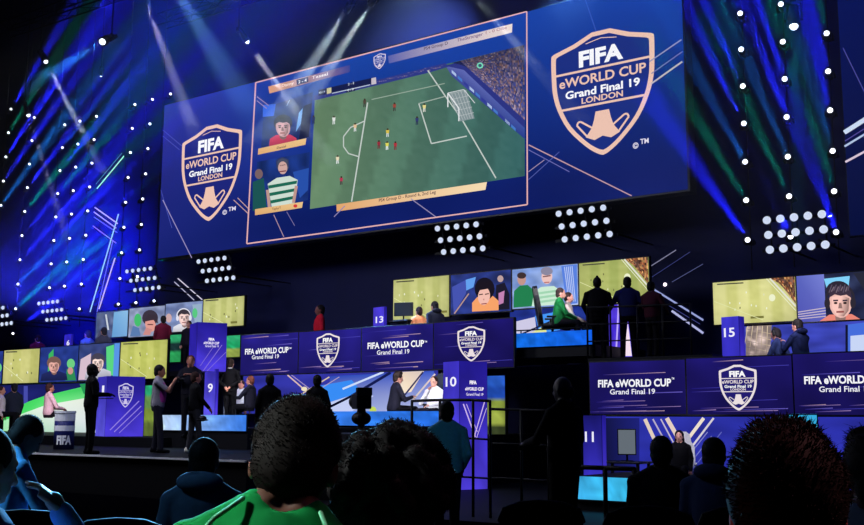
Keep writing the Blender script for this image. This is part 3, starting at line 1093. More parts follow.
def b_left(P, q):  # the green light on the counters is painted as glowing shapes
    mix_bg(P, q, ((30, 34, 110), (24, 28, 92), (36, 40, 124)), 12)
    P.poly([(0, 412), (44, 396), (86, 386), (120, 383), (120, 396), (60, 404), (0, 431)], [(60, 206, 90), (76, 220, 104), (84, 214, 110), (60, 190, 96), (96, 226, 130), (120, 236, 140), (70, 220, 100)])
    P.poly([(0, 422), (46, 405), (120, 392), (120, 436), (0, 436)], [(150, 236, 170), (236, 246, 236), (224, 232, 210), (206, 214, 226), (150, 220, 160)])
    P.poly([(24, 386), (28, 386), (28, 402), (24, 404)], (70, 76, 170))
    P.poly([(80, 384), (118, 382), (118, 390), (84, 394)], (40, 150, 86))


backdrop(-15, 118, 386, 382, 435, 434, 21.4, 'backdrop painted with green and white lit counters behind the player in pink', b_left)


def b_right(P, q):
    mix_bg(P, q, ((38, 42, 150), (46, 52, 170), (34, 38, 140)), 13)
    for a, b, w, c in (((645, 419), (658, 447), 3.6, (226, 206, 190)), ((653, 419), (671, 452), 1.6, (180, 170, 200)), ((661, 419), (677, 449), 1.4, (190, 180, 206)), ((667, 418), (683, 446), 4.2, (226, 206, 194)),
                       ((704, 418), (680, 450), 3.4, (236, 222, 206)), ((714, 418), (686, 455), 2.0, (214, 206, 214)), ((708, 432), (684, 462), 1.0, (130, 130, 200)), ((712, 436), (690, 464), 1.0, (120, 124, 200)), ((722, 432), (694, 468), .9, (100, 104, 190))):
        P.line(a, b, w, c)
    P.poly([(606, 418), (640, 418), (640, 480), (606, 480)], [(20, 22, 70), (30, 34, 120), (30, 34, 120), (16, 18, 56)])


backdrop(604, 900, 417.5, 416, 483, 488, 20.9, 'blue lit back wall of booth 11 with pale crossing stripes', b_right)


def b_green(P, q):
    mix_bg(P, q, ((30, 40, 120), (36, 56, 150), (26, 34, 100)), 14)
    P.poly([(514, 322), (535, 317), (537, 334), (514, 336)], (206, 202, 230))
    P.poly([(535, 316), (560, 311), (560, 330), (540, 334)], (70, 150, 245))
    P.line((522, 334), (552, 321), 1.6, (20, 24, 60))
    P.poly([(528, 335), (546, 325), (547, 334)], (226, 232, 150))


backdrop(510, 586, 309, 304, 336, 334, 21.7, 'blue lit back wall behind the green shirted player', b_green)


def b_15(P, q):
    mix_bg(P, q, ((50, 58, 160), (60, 70, 180), (48, 54, 150)), 15)
    P.poly([(746, 327), (772, 323), (768, 356), (746, 356)], (70, 60, 110))
    r = random.Random(5)
    P.grid([(746, 327), (772, 323), (770, 356), (746, 356)], 16, 16, lambda u, v: tuple(min(255, c * (.75 + .9 * max(0, noise.noise(Vector((u * 4, v * 5, 3)))) + .5 * max(0, 1 - 3 * math.hypot(u - .6, v - .5)))) for c in (176, 156, 150)))
    for k in range(5):
        P.line((748 + k * 5, 326), (743 + k * 6, 356), .7, (236, 214, 176), (120, 100, 110))
        P.line((747, 329 + k * 6), (772, 334 + k * 6), .5, (90, 80, 110), (220, 196, 160))
    P.poly([(846, 325), (885, 320), (885, 354), (846, 355)], (70, 110, 220))
    P.poly([(851, 336), (885, 333), (885, 353), (851, 354)], (200, 214, 246))
    P.poly([(846, 325), (848.5, 325), (848.5, 355), (846, 355)], (20, 22, 50))


backdrop(745, 884, 327, 319, 356.5, 354, 21.9, 'violet back wall with golden sparkles behind the two players of booth 15', b_15)


def b_purple(P, q):
    mix_bg(P, q, ((60, 40, 190), (84, 60, 220), (50, 30, 170)), 16)
    P.line((619, 300), (616, 356), 1.6, (190, 170, 250))
    P.poly([(624, 356), (628, 322), (632, 356)], (246, 226, 240))


backdrop(609, 636, 291, 290, 357, 357, 21.75, 'narrow violet lit panel between the standing silhouettes', b_purple, 'light panel')


def b_edge(P, q):
    P.grid(q, 6, 14, lambda u, v: (6, 20 - 6 * v, 92 - 34 * v))


backdrop(842.5, 900, -45, -70, 236, 232, 22.5, 'tall navy banner at the right picture edge behind bright diagonal strips', b_edge, 'banner')


# graphic panels with diagonal light strips
def strip_set(name, label, Y, lines, bg=None, group=None):
    e = empty(name, at(lines[0][0][0], lines[0][0][1], Y), label, 'light strip', group)
    for a, b, w, c in lines:
        A, B = at(*a, Y), at(*b, Y)
        r = w * .5 * (A - CAMLOC).length / F
        bm = bmesh.new()
        bm_cap(bm, A - e.location, r, B - e.location, r, 6, True)
        obj('strip', bm, emit_mat('light_strip', c, 1.0), e)
    return e


strip_set('light_strip', 'pale diagonal light strips right of the standing silhouettes', 23.17,
          [((650, 287), (703, 320), 2.0, (150, 160, 215)), ((672, 311), (703, 333), 2.4, (176, 180, 226)), ((651, 266), (676, 250), 1.0, (120, 120, 150)), ((672, 282), (703, 264), .8, (70, 76, 120)), ((652, 277), (690, 252), .7, (50, 56, 110)), ((668, 305), (700, 324), .7, (60, 66, 130))])
strip_set('light_strip', 'crossing light strips on the left light wall beside tall green strip', 23.17,
          [((95, 207.5), (117.5, 223.5), 1.3, (190, 180, 245)), ((94, 212), (116, 228), 1.2, (170, 160, 240)), ((94, 217), (117, 232.5), .9, (110, 110, 230)), ((93, 226), (116, 243), .9, (150, 120, 230))])
strip_set('light_strip', 'tall steep pair of pale strips on the left light wall', 23.17,
          [((118.5, 214), (90, 312), 1.1, (170, 220, 240)), ((113, 240), (97, 312), .8, (120, 120, 220)), ((115, 258), (99, 309), 1.2, (210, 190, 240))])
strip_set('light_strip', 'short green white diagonal strips high on the left light wall', 23.17,
          [((97, 188.5), (124, 156), 1.1, (170, 240, 220)), ((96, 184), (122, 153), .6, (80, 130, 160))])
strip_set('light_strip', 'short white diagonal strips above the left upper screen row', 23.17,
          [((174.5, 282), (194, 300), 1.0, (170, 170, 200)), ((178, 278.5), (202, 299.5), 1.1, (200, 196, 220))])
strip_set('light_strip', 'three bright diagonal strips at the right picture edge', 22.46,
          [((844.4, 132.5), (875, 113), 4.2, (205, 222, 245)), ((844.6, 146.4), (875, 128), 1.8, (180, 200, 235)), ((845.4, 162), (875, 146), 2.0, (220, 200, 220)), ((845, 141), (875, 122), .8, (90, 80, 160)), ((843, 48), (866, 95), .8, (80, 80, 160))])

sp = obj('flare_dot', (lambda b: (bm_ell(b, at(665, 284.5, 23.17), (.045, .03, .045)), b)[1])(bmesh.new()), emit_mat('flare', (255, 236, 245), 2.0))  # glowing ball added in place of a flare in the LED graphic
tag(sp, 'small glowing white spark between the diagonal strips right of the silhouettes', 'light')


def b_scrap(cols):
    def d(P, q):
        n = len(cols)
        P.grid(q, 4, 3 * n, lambda u, v: tuple(c * (.75 + .4 * abs(noise.noise(Vector((u * 3, v * 5, n))))) for c in cols[min(n - 1, int(v * n))]))
    return d


backdrop(487.5, 505, 376, 375.5, 440, 440, 20.9, 'narrow blue and lime scenery right of kiosk number 10', b_scrap(((50, 110, 235), (40, 90, 210), (150, 170, 70), (170, 186, 80), (60, 70, 40))), 'light panel')
backdrop(144.5, 154, 386, 385, 436, 436, 18.6, 'narrow green and lime scenery right of the crest kiosk', b_scrap(((50, 190, 130), (120, 170, 90), (150, 176, 70), (110, 130, 60))), 'light panel')
backdrop(170, 181, 335, 334.5, 362, 362, 21.0, 'small green lit scenery left of the sign cube', b_scrap(((60, 200, 130), (30, 60, 60), (50, 180, 100))), 'light panel')
backdrop(226.5, 240, 336, 335, 357, 357, 20.8, 'small green and lime scenery right of the sign cube', b_scrap(((60, 210, 140), (40, 190, 120), (170, 190, 90))), 'light panel')

# ================================================================== KIOSKS WITH NUMBERS


def kiosk(xl, xm, xr, yt, yb, Y, num, label, angle=None, side='right', front_cols=((60, 50, 190), (84, 74, 226)), numpos=None, decor=None, d=.55, name='number_kiosk', zbase=None):
    """box: front face (columns xl..xm) carries the number, side face (xm..xr) receding to the right"""
    A = at(xm, yt, Y)
    B = at(xm, yb, Y)
    zt, zb = A.z, (zbase if zbase is not None else B.z)
    corner = Vector((A.x, Y, 0))
    # front face runs left from the corner along -x
    L = at(xl, (yt + yb) / 2, Y)
    wl = corner.x - L.x
    ang = angle if angle is not None else 0
    left_dir = Vector((-math.cos(ang), math.sin(ang), 0))
    right_dir = Vector((math.sin(ang), math.cos(ang), 0))

    def hit(px, dirv):
        n = Vector((-dirv.y, dirv.x, 0))
        r = ray(px, (yt + yb) / 2)
        t = (corner - CAMLOC).dot(n) / r.dot(n)
        p = CAMLOC + r * t
        return (p - corner).dot(dirv)
    wl = hit(xl, left_dir)
    wr = hit(xr, right_dir) if xr > xm else d
    e = empty(name, (corner.x, corner.y, zb), label, 'kiosk')
    c0, c1, c2, c3 = Vector((0, 0, 0)), left_dir * wl, left_dir * wl + right_dir * wr, right_dir * wr
    bm = bmesh.new()
    lo = [bm.verts.new(c) for c in (c0, c3, c2, c1)]
    hi = [bm.verts.new(c + Vector((0, 0, zt - zb))) for c in (c0, c3, c2, c1)]
    bm.faces.new(list(reversed(lo)))
    bm.faces.new(hi)
    for k in range(4):
        bm.faces.new((lo[k], lo[(k + 1) % 4], hi[(k + 1) % 4], hi[k]))
    bmesh.ops.recalc_face_normals(bm, faces=bm.faces)
    obj('body', bm, mat('kiosk_shell', (40, 34, 120), .4), e)
    res = []
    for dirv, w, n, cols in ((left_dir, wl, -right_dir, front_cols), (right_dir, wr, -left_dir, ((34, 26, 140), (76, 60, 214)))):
        if w < .02:
            continue
        P = Paint(corner + n * .004 + (Vector((0, 0, 0))), n)
        s = [corner, corner + dirv * w]
        if P.ux.dot(dirv) < 0:
            s = s[::-1]
        nn = 8
        P.layer += 1
        for k in range(nn):
            for j in range(3):
                v0, v1 = k / nn, (k + 1) / nn
                u0, u1 = j / 3, (j + 1) / 3

                def pp(u, v):
                    return Vector((*(s[0] * (1 - u) + s[1] * u).xy, zt + (zb - zt) * v)) + n * .004

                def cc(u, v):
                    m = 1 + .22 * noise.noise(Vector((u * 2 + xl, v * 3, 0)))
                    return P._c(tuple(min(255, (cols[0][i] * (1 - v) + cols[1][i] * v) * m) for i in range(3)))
                P.add([pp(u0, v0), pp(u1, v0), pp(u1, v1), pp(u0, v1)], [cc(u0, v0), cc(u1, v0), cc(u1, v1), cc(u0, v1)])
        res.append(P)
    if num:
        x0, x1, base, h = numpos
        res[0].text(num, x0, x1, base, h, (240, 238, 255), .02)
    if decor:
        decor(res)
    for P, n_ in zip(res, ('number_face', 'side_face')):
        P.build(n_, e)
    return e


def dec10(res):
    P = res[1]
    P.text('FIFA', 469.5, 476.5, 384, 3.4, (250, 244, 255), .05)
    P.text('eWORLD CUP', 465, 483.5, 390.2, 3.2, (245, 235, 255), .04)
    P.text('Grand Final 19', 466, 483, 395.5, 2.8, (240, 230, 255), .01)
    for a, b, w in (((463, 404), (475, 437), 1.2), ((466, 404), (477, 432), .6), ((484, 402), (474, 436), 1.0), ((486, 408), (476, 438), .6)):
        P.line(a, b, w, (206, 180, 236))


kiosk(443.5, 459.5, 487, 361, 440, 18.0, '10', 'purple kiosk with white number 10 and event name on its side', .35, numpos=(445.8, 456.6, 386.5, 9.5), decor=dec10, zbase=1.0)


def dec9(res):
    P = res[1] if len(res) > 1 else res[0]
    for a, b, w in (((203, 371), (222, 345), .7), ((207, 371), (226, 352), .5), ((200, 366), (216, 343), .5)):
        P.line(a, b, w, (140, 120, 210))
    P.text('FIFA', 208.5, 214.5, 340.5, 2.6, (245, 240, 255), .05)
    P.text('eWORLD CUP', 203.5, 219, 343.9, 2.4, (240, 232, 255), .04)
    P.text('Grand Final 19', 205, 218.5, 347, 2.2, (240, 232, 255), .01)


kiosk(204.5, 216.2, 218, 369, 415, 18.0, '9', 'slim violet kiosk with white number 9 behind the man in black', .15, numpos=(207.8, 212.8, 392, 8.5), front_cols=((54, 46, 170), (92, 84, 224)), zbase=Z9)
kiosk(189.5, 197.5, 226.5, 322, 371, 17.6, None, 'raised purple sign cube with event name above kiosk number 9', .5, decor=dec9, name='sign_cube', front_cols=((40, 30, 150), (50, 40, 180)))
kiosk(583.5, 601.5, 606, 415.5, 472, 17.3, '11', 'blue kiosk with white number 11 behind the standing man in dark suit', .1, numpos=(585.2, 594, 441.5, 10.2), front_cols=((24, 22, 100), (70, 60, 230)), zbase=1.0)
kiosk(722, 738.5, 744.5, 316, 356.5, 20.6, '15', 'blue kiosk with white number 15 on the right upper deck', .2, numpos=(724.2, 735, 337, 9), front_cols=((60, 54, 200), (44, 38, 160)), zbase=ZP)
kiosk(373.5, 384.6, 386.5, 306.5, 325.5, 20.5, '13', 'small violet kiosk with white number 13 on the middle upper deck', .2, numpos=(375.8, 383.4, 323, 6.4), front_cols=((74, 60, 210), (60, 50, 190)), zbase=ZC)
kiosk(64.5, 71.5, 73, 334, 347, 20.8, '6', 'tiny blue kiosk with white number 6 on the left upper deck', .2, numpos=(66.6, 69.6, 345.4, 5), front_cols=((50, 40, 190), (60, 50, 210)), zbase=ZL)


def dec11(res):
    P = res[1]
    P.shield(118.6, 133.6, 386.2, 407.5, (206, 196, 236), None, .1, (220, 214, 245), False)
    for a, b, w in (((110, 430), (139, 401), 1.0), ((114, 432), (141, 406), .9), ((119, 433), (142, 411), .6)):
        P.line(a, b, w, (150, 130, 226))


kiosk(97, 107.5, 144, 376, 435.5, 17.1, '1', 'wide purple kiosk with crest and number 1 beside the standing silhouette', .4, numpos=(102, 104.2, 393.5, 8), decor=dec11, front_cols=((54, 46, 170), (90, 84, 214)), zbase=STEP)

# ================================================================== PEOPLE


def rotm(pitch=0, yaw=0, roll=0):
    return Matrix.Rotation(yaw, 4, 'Z') @ Matrix.Rotation(pitch, 4, 'X') @ Matrix.Rotation(roll, 4, 'Y')


SKIN = (206, 150, 124)


def person(label, base, facing, scale=1.0, pose='stand', lean=0.0, torso_yaw=0.0, head=(0, 0, 0), arms=None, legs=None, skin=SKIN, hair='short', hair_col=(22, 18, 20),
           top=(16, 17, 24), sleeves='long', bottom=(14, 14, 20), shoes=(14, 14, 16), voxel=.013, group=None, extra=None, strands=0, eyes=False, hood=False, hair_k=1.0, collar=None, show_legs=True, bulk=1.0, rough=.7, slen=1.0, neckz=.548, roll=0.0, headset=False):
    """base: floor point under the pelvis; facing: world angle, local +y looks that way.
    arms: {'L': (elbow, wrist), 'R': ...} in the torso frame (origin pelvis, z up, shoulders at z=.48)"""
    e = empty('person', base, label, 'person', group, facing)
    e.scale = (scale,) * 3
    bpy.context.view_layer.update()
    hipz = {'stand': .93, 'sit': .54}[pose]
    T = Matrix.Translation((0, 0, hipz)) @ rotm(-lean, torso_yaw, roll)
    neck = T @ Matrix.Translation((0, 0, neckz))
    Hd = neck @ rotm(*head)
    sk, sh, tr, so, hr = (bmesh.new() for _ in range(5))
    g = .013
    b = bulk
    tor = [((0, 0, -.05), .15, .105), ((0, 0, .03), .163, .112), ((0, .005, .16), .148 * b, .105 * b), ((0, .012, .3), .168 * b, .118 * b), ((0, .005, .42), .178 * b, .108), ((0, -.005, .49), .15 * b, .08), ((0, -.005, .535), .075, .06)]
    bm_loft(sk, tor, T)
    bm_loft(sh, [(c, rx + g + (.012 if i < 3 else 0), ry + g + (.012 if i < 3 else 0)) for i, (c, rx, ry) in enumerate(tor)], T)
    bm_cap(sk, T @ Vector((0, -.01, .48)), .064, Hd @ Vector((0, .006, .03)), .058)
    for s in (-1, 1):
        a_, b_ = T @ Vector((s * .035, -.02, .545)), T @ Vector((s * .15 * b, -.015, .455))
        bm_cap(sk, a_, .045, b_, .05)
        bm_cap(sh, T @ Vector((s * .05, -.02, .532)), .05, b_, .062)
    # head
    bm_ell(sk, (0, .012, .125), (.076, .094, .106), Hd, 20)
    bm_ell(sk, (0, .042, .062), (.056, .062, .062), Hd)
    bm_ell(sk, (0, .078, .018), (.024, .02, .018), Hd, 10)
    bm_cap(sk, Hd @ Vector((0, .1, .118)), .010, Hd @ Vector((0, .12, .075)), .016, 8)
    bm_cap(sk, Hd @ Vector((-.035, .092, .132)), .011, Hd @ Vector((.035, .092, .132)), .011, 8)
    bm_cap(sk, Hd @ Vector((-.018, .094, .042)), .009, Hd @ Vector((.018, .094, .042)), .009, 8)
    for s in (-1, 1):
        bm_ell(sk, (s * .079, -.002, .098), (.012, .021, .033), Hd, 10)
    # arms
    dA = {'L': ((-.235, -.02, .2), (-.225, .09, -.04)), 'R': ((.235, -.02, .2), (.225, .09, -.04))}
    if arms:
        dA.update(arms)
    wrists = {}
    for k, s in (('L', -1), ('R', 1)):
        S = T @ Vector((s * .178 * b, -.005, .435))
        E_, W_ = T @ Vector(dA[k][0]), T @ Vector(dA[k][1])
        bm_cap(sk, S, .055, E_, .042)
        bm_cap(sk, E_, .042, W_, .028)
        bm_ell(sh, S, (.07, .065, .065))
        if sleeves == 'long':
            bm_cap(sh, S, .066, E_, .054)
            bm_cap(sh, E_, .054, W_, .042)
        else:
            bm_cap(sh, S, .07, S.lerp(E_, .72), .06)
        d = (W_ - E_).normalized()
        # hand: palm, four fingers, thumb
        side = d.cross(Vector((0, 0, 1)))
        if side.length < .2:
            side = Vector((s, 0, 0))
        side.normalize()
        nrm = side.cross(d).normalized()
        palm = W_ + d * .05
        bm_cap(sk, W_, .026, palm, .032)
        for i in range(4):
            r0 = W_ + d * .075 + side * ((i - 1.5) * .021)
            Lf = (.036, .044, .042, .032)[i]
            m1 = r0 + d * Lf - nrm * .012
            m2 = m1 + d * (Lf * .7) - nrm * .026
            bm_cap(sk, W_ + d * .05 + side * ((i - 1.5) * .018), .012, r0, .0105, 7)
            bm_cap(sk, r0, .0105, m1, .0095, 7)
            bm_cap(sk, m1, .0095, m2, .0085, 7)
        th0 = W_ + d * .025 - side * s * .028
        th1 = th0 + d * .035 - side * s * .02 - nrm * .01
        bm_cap(sk, W_ + d * .02, .016, th0, .014, 7)
        bm_cap(sk, th0, .013, th1, .011, 7)
        bm_cap(sk, th1, .011, th1 + d * .03 - nrm * .012, .0095, 7)
        wrists[k] = W_
    # legs
    for i, s in enumerate((-1, 1)):
        if pose == 'stand':
            st = (legs or ((0.0, .09), (0.0, .09)))[i]
            hip = Vector((s * .09, 0, .91))
            ank = Vector((s * st[1], st[0], .085))
            kn = hip.lerp(ank, .52) + Vector((0, .02, 0))
        else:
            sp = (legs or ((.45, .13), (.45, .13)))[i]
            hip = Vector((s * .09, .02, .53))
            kn = Vector((s * sp[1] * 1.1, sp[0], .53))
            ank = Vector((s * sp[1], sp[0] - .02, .09))
        bm_cap(sk, hip, .078, kn, .052)
        bm_cap(sk, kn, .05, ank, .036)
        bm_cap(tr, hip, .098, kn, .07)
        bm_cap(tr, kn, .068, ank, .058)
        bm_cap(sk, ank + Vector((0, -.03, -.045)), .03, ank + Vector((s * .01, .13, -.055)), .026)
        bm_cap(so, ank + Vector((0, -.04, -.042)), .042, ank + Vector((s * .01, .15, -.05)), .036)
        bm_cap(so, ank + Vector((0, -.02, -.0)), .048, ank + Vector((0, 0, -.04)), .046)
    bm_loft(tr, [((0, 0, -.12), .15, .11), ((0, 0, -.03), .17, .125), ((0, 0, .05), .172, .122)], T)

    def addm(name, bm, colour, vox, sm=2, lab=None, rg=.7, mt=None):
        me = remesh(bm, vox, sm)
        o = link_mesh(name, me, mt or mat('cloth', colour, .85, 0, .18, 30, 0, .08), e)
        if lab:
            o['label'] = lab
        return o
    addm('body', sk, skin, voxel, 1, None, .5, mat('skin', skin, .5, 0, .08, 25))
    addm('shirt', sh, top, voxel * 1.25, 3, rg=rough)
    if show_legs:
        addm('trousers', tr, bottom, voxel * 1.25, 3)
        addm('shoe', so, shoes, voxel, 2)
    else:
        tr.free()
        so.free()
    # hair
    hk = hair_k
    if hair in ('short', 'tuft', 'bun', 'parted'):
        bm_ell(hr, (0, -.014, .146), (.088 * hk, .102 * hk, .102 * hk), Hd, 20)
        bm_ell(hr, (0, -.046, .088), ((.066 if hair == 'tuft' else .08) * hk, .064 * hk, .088), Hd)
        if hair == 'tuft':
            bm_ell(hr, (0, .035, .222), (.066, .062, .045), Hd)
        if hair == 'bun':
            bm_ell(hr, (0, -.1, .19), (.045, .045, .045), Hd)
    elif hair == 'curly':
        q = random.Random(11)
        bm_ell(hr, (0, -.015, .15), (.115 * hk, .12 * hk, .115 * hk), Hd, 20)
        for k in range(90):
            a, z = q.random() * 2 * math.pi, q.random() * 1.5 - .5
            r_ = math.sqrt(max(0, 1 - min(1, abs(z)) ** 2))
            bm_ell(hr, (.115 * hk * r_ * math.cos(a), -.02 + .12 * hk * r_ * math.sin(a) - (.03 if z < 0 else 0), .15 + .115 * hk * z), (.03, .03, .03), Hd, 8)
    elif hair == 'long':
        bm_ell(hr, (0, -.015, .15), (.094, .104, .1), Hd, 20)
        bm_loft(hr, [((0, -.05, -.12), .11, .05), ((0, -.05, 0), .11, .06), ((0, -.045, .12), .095, .07)], Hd)
    elif hair == 'cap':
        bm_ell(hr, (0, -.005, .155), (.09, .108, .085), Hd, 20)
        bm_loft(hr, [((0, .12, .148), .07, .06), ((0, .115, .16), .068, .058)], Hd)
    elif hair == 'beanie':
        bm_ell(hr, (0, -.01, .15), (.092, .108, .115), Hd, 20)
        bm_ell(hr, (0, -.01, .268), (.03, .03, .03), Hd, 10)
    elif hair == 'bald':
        bm_ell(hr, (0, -.055, .085), (.073, .055, .06), Hd)
    hv = max(.006, voxel * .8)
    me = remesh(hr, hv, 2)
    xs_ = [v.co for v in me.vertices]
    e['_hz'] = max(c.z for c in xs_)
    hc_ = Hd @ Vector((0, 0, .13))
    if strands:
        bm2 = bmesh.new()
        bm2.from_mesh(me)
        q = random.Random(int(strands))
        base_v = [v for v in bm2.verts]
        inv = Hd.inverted()
        for k in range(strands):
            v = q.choice(base_v)
            if not v.is_valid:
                continue
            co = v.co.copy()
            n = v.normal.copy()
            lc = inv @ co
            if (lc.z < .06 and q.random() < .5) or (lc.z < .135 and abs(lc.x) > .06 and lc.y > -.05):
                continue
            d = (n * (.45 + .4 * q.random()) + Vector((q.gauss(0, .4), q.gauss(0, .4) - .2, q.gauss(.05, .4)))).normalized()
            L = (.006 + .012 * q.random()) * (1.5 if lc.z > .2 else 1) * slen
            bend = Vector((q.gauss(0, .3), q.gauss(0, .3), q.gauss(-.1, .3))) * L
            w = .0011
            u = d.orthogonal().normalized()
            t = d.cross(u)
            ring0 = [bm2.verts.new(co - n * .004 + (u * math.cos(a) + t * math.sin(a)) * w) for a in (0, 2.09, 4.19)]
            mid = co + d * L * .6
            ring1 = [bm2.verts.new(mid + (u * math.cos(a) + t * math.sin(a)) * w * .8) for a in (0, 2.09, 4.19)]
            tip = bm2.verts.new(mid + d * L * .4 + bend)
            for i in range(3):
                bm2.faces.new((ring0[i], ring0[(i + 1) % 3], ring1[(i + 1) % 3], ring1[i]))
                bm2.faces.new((ring1[i], ring1[(i + 1) % 3], tip))
        bm2.to_mesh(me)
        bm2.free()
    nm = {'cap': 'cap', 'beanie': 'knit_cap'}.get(hair, 'hair')
    link_mesh(nm, me, mat('hair', hair_col, .7, 0, .35, 80, spec=.15), e)
    if eyes:
        for s in (-1, 1):
            bm = bmesh.new()
            bm_ell(bm, (s * .03, .088, .112), (.013, .011, .010), Hd, 12)
            obj('eye', bm, mat('eye', (44, 32, 30), .2), e, True)
    if headset:
        bm = bmesh.new()
        pts = [Hd @ Vector((.098 * math.cos(RAD(a)), -.005, .125 + .135 * math.sin(RAD(a)))) for a in range(0, 181, 15)]
        for a_, b_ in zip(pts[:-1], pts[1:]):
            bm_cap(bm, a_, .012, b_, .012, 8)
        for sg in (-1, 1):
            bm_ell(bm, (sg * .096, -.002, .105), (.022, .038, .045), Hd, 14)
        obj('headset', bm, BLACK_PLASTIC, e, True)
    if hood:
        bm = bmesh.new()
        bm_ell(bm, (0, -.085, .545), (.14, .075, .065), T)
        bm_ell(bm, (0, -.03, .54), (.12, .1, .04), T)
        addm('hood', bm, hood if isinstance(hood, tuple) else top, voxel * 1.2, 2)
    if collar:
        bm = bmesh.new()
        for k in range(14):
            a0, a1 = 2 * math.pi * k / 14, 2 * math.pi * (k + 1) / 14
            f = lambda a: T @ Vector((.073 * math.cos(a), -.008 + .066 * math.sin(a), .535 + .02 * math.sin(-a)))
            bm_cap(bm, f(a0), .017, f(a1), .017, 8)
        addm('collar', bm, collar, .006, 1)
    e['_hx'], e['_hy'] = hc_.x, hc_.y
    return e, T, Hd, wrists


def fac(px, off):
    """world heading for a figure seen at column px: 0 = back to the camera, 90 = looking picture-left, 180 = at the camera"""
    d = ray(px, 400)
    return math.atan2(-d.x, d.y) + RAD(off)


HGT = {'stand': 1.72, 'sit': 1.33}


def put(label, px, ytop, Y, floor, off, pose='stand', **kw):
    """a figure whose head top sits at the pixel (px, ytop) on the plane y=Y and whose feet are on the floor height given"""
    p = at(px, ytop, Y)
    f = fac(px, off)
    s = (p.z - floor) / HGT[pose]
    r = person(label, Vector((p.x, p.y, floor)), f, s, pose, **kw)
    e = r[0]
    s = (p.z - floor) / e['_hz']
    if not .85 < s < 1.15:
        print('SCALE', round(s, 3), label)
    off_ = Matrix.Rotation(f, 3, 'Z') @ Vector((e['_hx'] * s, e['_hy'] * s, 0))
    e.scale = (s, s, s)
    e.location = (p.x - off_.x, p.y - off_.y, floor)
    for k in ('_hx', '_hy', '_hz'):
        del e[k]
    bpy.context.view_layer.update()
    return r


FL = 1.0
BLK = (13, 13, 17)
# --- people on the left stage
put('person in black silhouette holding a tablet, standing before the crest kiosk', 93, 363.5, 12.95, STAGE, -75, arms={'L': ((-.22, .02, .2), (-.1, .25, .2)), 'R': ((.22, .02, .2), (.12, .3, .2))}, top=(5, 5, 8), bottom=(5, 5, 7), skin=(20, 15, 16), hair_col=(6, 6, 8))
tp = at(106, 398.5, 12.75)
tb = empty('tablet', tp, 'thin dark tablet held by the black silhouette before the crest kiosk', 'tablet', None, fac(93, -75))
obj('shell', box((-.09, -.12, -.006), (.09, .12, .006), .004), BLACK_PLASTIC, tb)
obj('screen', box((-.08, -.11, .0061), (.08, .11, .0075)), mat('tablet_glass', (10, 12, 18), .2), tb)
ph, T_, H_, W_ = put('person in grey and magenta shirt photographing, raising a camera', 160, 364.5, 14.3, STAGE, -95, arms={'L': ((-.2, .2, .27), (-.09, .30, .46)), 'R': ((.2, .2, .27), (.09, .30, .46))}, top=(126, 122, 134), sleeves='short', bottom=(34, 34, 46), hair='short', hair_col=(16, 14, 18), skin=(160, 104, 82), legs=((-.05, .13), (.1, .13)), head=(-.1, 0, 0))
bm = bmesh.new()
bm_loft(bm, [((.02, .05, .05), .14, .1), ((.03, .06, .2), .14, .105), ((.04, .055, .33), .13, .1), ((.05, .05, .44), .09, .08)], T_)
o = link_mesh('waistcoat', remesh(bm, .014, 2), mat('cloth', (176, 50, 150), .7, 0, .18, 30), ph)
o['label'] = 'magenta waistcoat'
ca = empty('photo_camera', (0, 0, 0), 'small dark photo camera held up by the photographer in grey and magenta', 'camera')
ca.matrix_world = ph.matrix_world @ T_ @ Matrix.Translation((0, .36, .5))
bm = box((-.07, -.03, -.045), (.07, .03, .045), .008)
bm_box(bm, (-.03, -.025, .04), (.03, .025, .07))
obj('body', bm, BLACK_PLASTIC, ca)
bm = bmesh.new()
bm_cap(bm, (0, .03, 0), .035, (0, .13, 0), .04, 14, True)
obj('lens', bm, BLACK_METAL, ca)
put('person all in black with pale trainers, cap in hand, on stage', 196, 371.5, 14.95, STAGE, -70, top=(12, 12, 16), bottom=(44, 44, 50), shoes=(240, 236, 220), hair='short', hair_col=(44, 24, 20), skin=(190, 120, 100), arms={'R': ((.22, .06, .2), (.2, .24, .02)), 'L': ((-.225, .0, .2), (-.21, .1, -.03))}, legs=((-.08, .11), (.1, .11)))
hatp = at(202.5, 420, 14.75)
ht = empty('hat', hatp, 'black round hat held by the person with pale trainers', 'hat')
bm = bmesh.new()
bm_ell(bm, (0, 0, 0), (.12, .12, .02))
obj('brim', bm, BLACK_PLASTIC, ht, True)
bm = bmesh.new()
bm_ell(bm, (0, 0, .03), (.08, .085, .06))
obj('crown', bm, BLACK_PLASTIC, ht, True)
# photographer with rig behind
put('person in dark clothes standing with raised hands, between photographer and sign cube', 191, 355, 17.25, STEP, 175, top=(18, 18, 28), skin=(150, 96, 80), hair='short', hair_col=(70, 34, 24), arms={'L': ((-.25, .15, .25), (-.1, .32, .35)), 'R': ((.25, .15, .25), (.1, .32, .35))})
# --- booth 9
put('person in black long sleeved uniform with hands behind back at booth 9', 231, 358.5, 18.6, Z9 - .3, -20, top=(14, 14, 18), bottom=(13, 13, 17), hair_col=(34, 22, 18), skin=(196, 134, 110), collar=(170, 168, 172), arms={'L': ((-.27, -.1, .22), (-.08, -.17, .08)), 'R': ((.27, -.1, .22), (.08, -.17, .08))})
put('person with brown hair leaning in beside the white shirt at booth 9', 250.5, 375.5, 18.9, Z9 - .3, 60, 'sit', top=(24, 24, 36), hair_col=(92, 48, 36), skin=(214, 150, 130), arms={'L': ((-.25, .16, .22), (-.15, .36, .22))})
put('person in white top half hidden at booth 9', 241.5, 380, 19.6, Z9 - .3, 150, 'sit', top=(226, 228, 234), hair_col=(60, 40, 34), skin=(200, 140, 120))
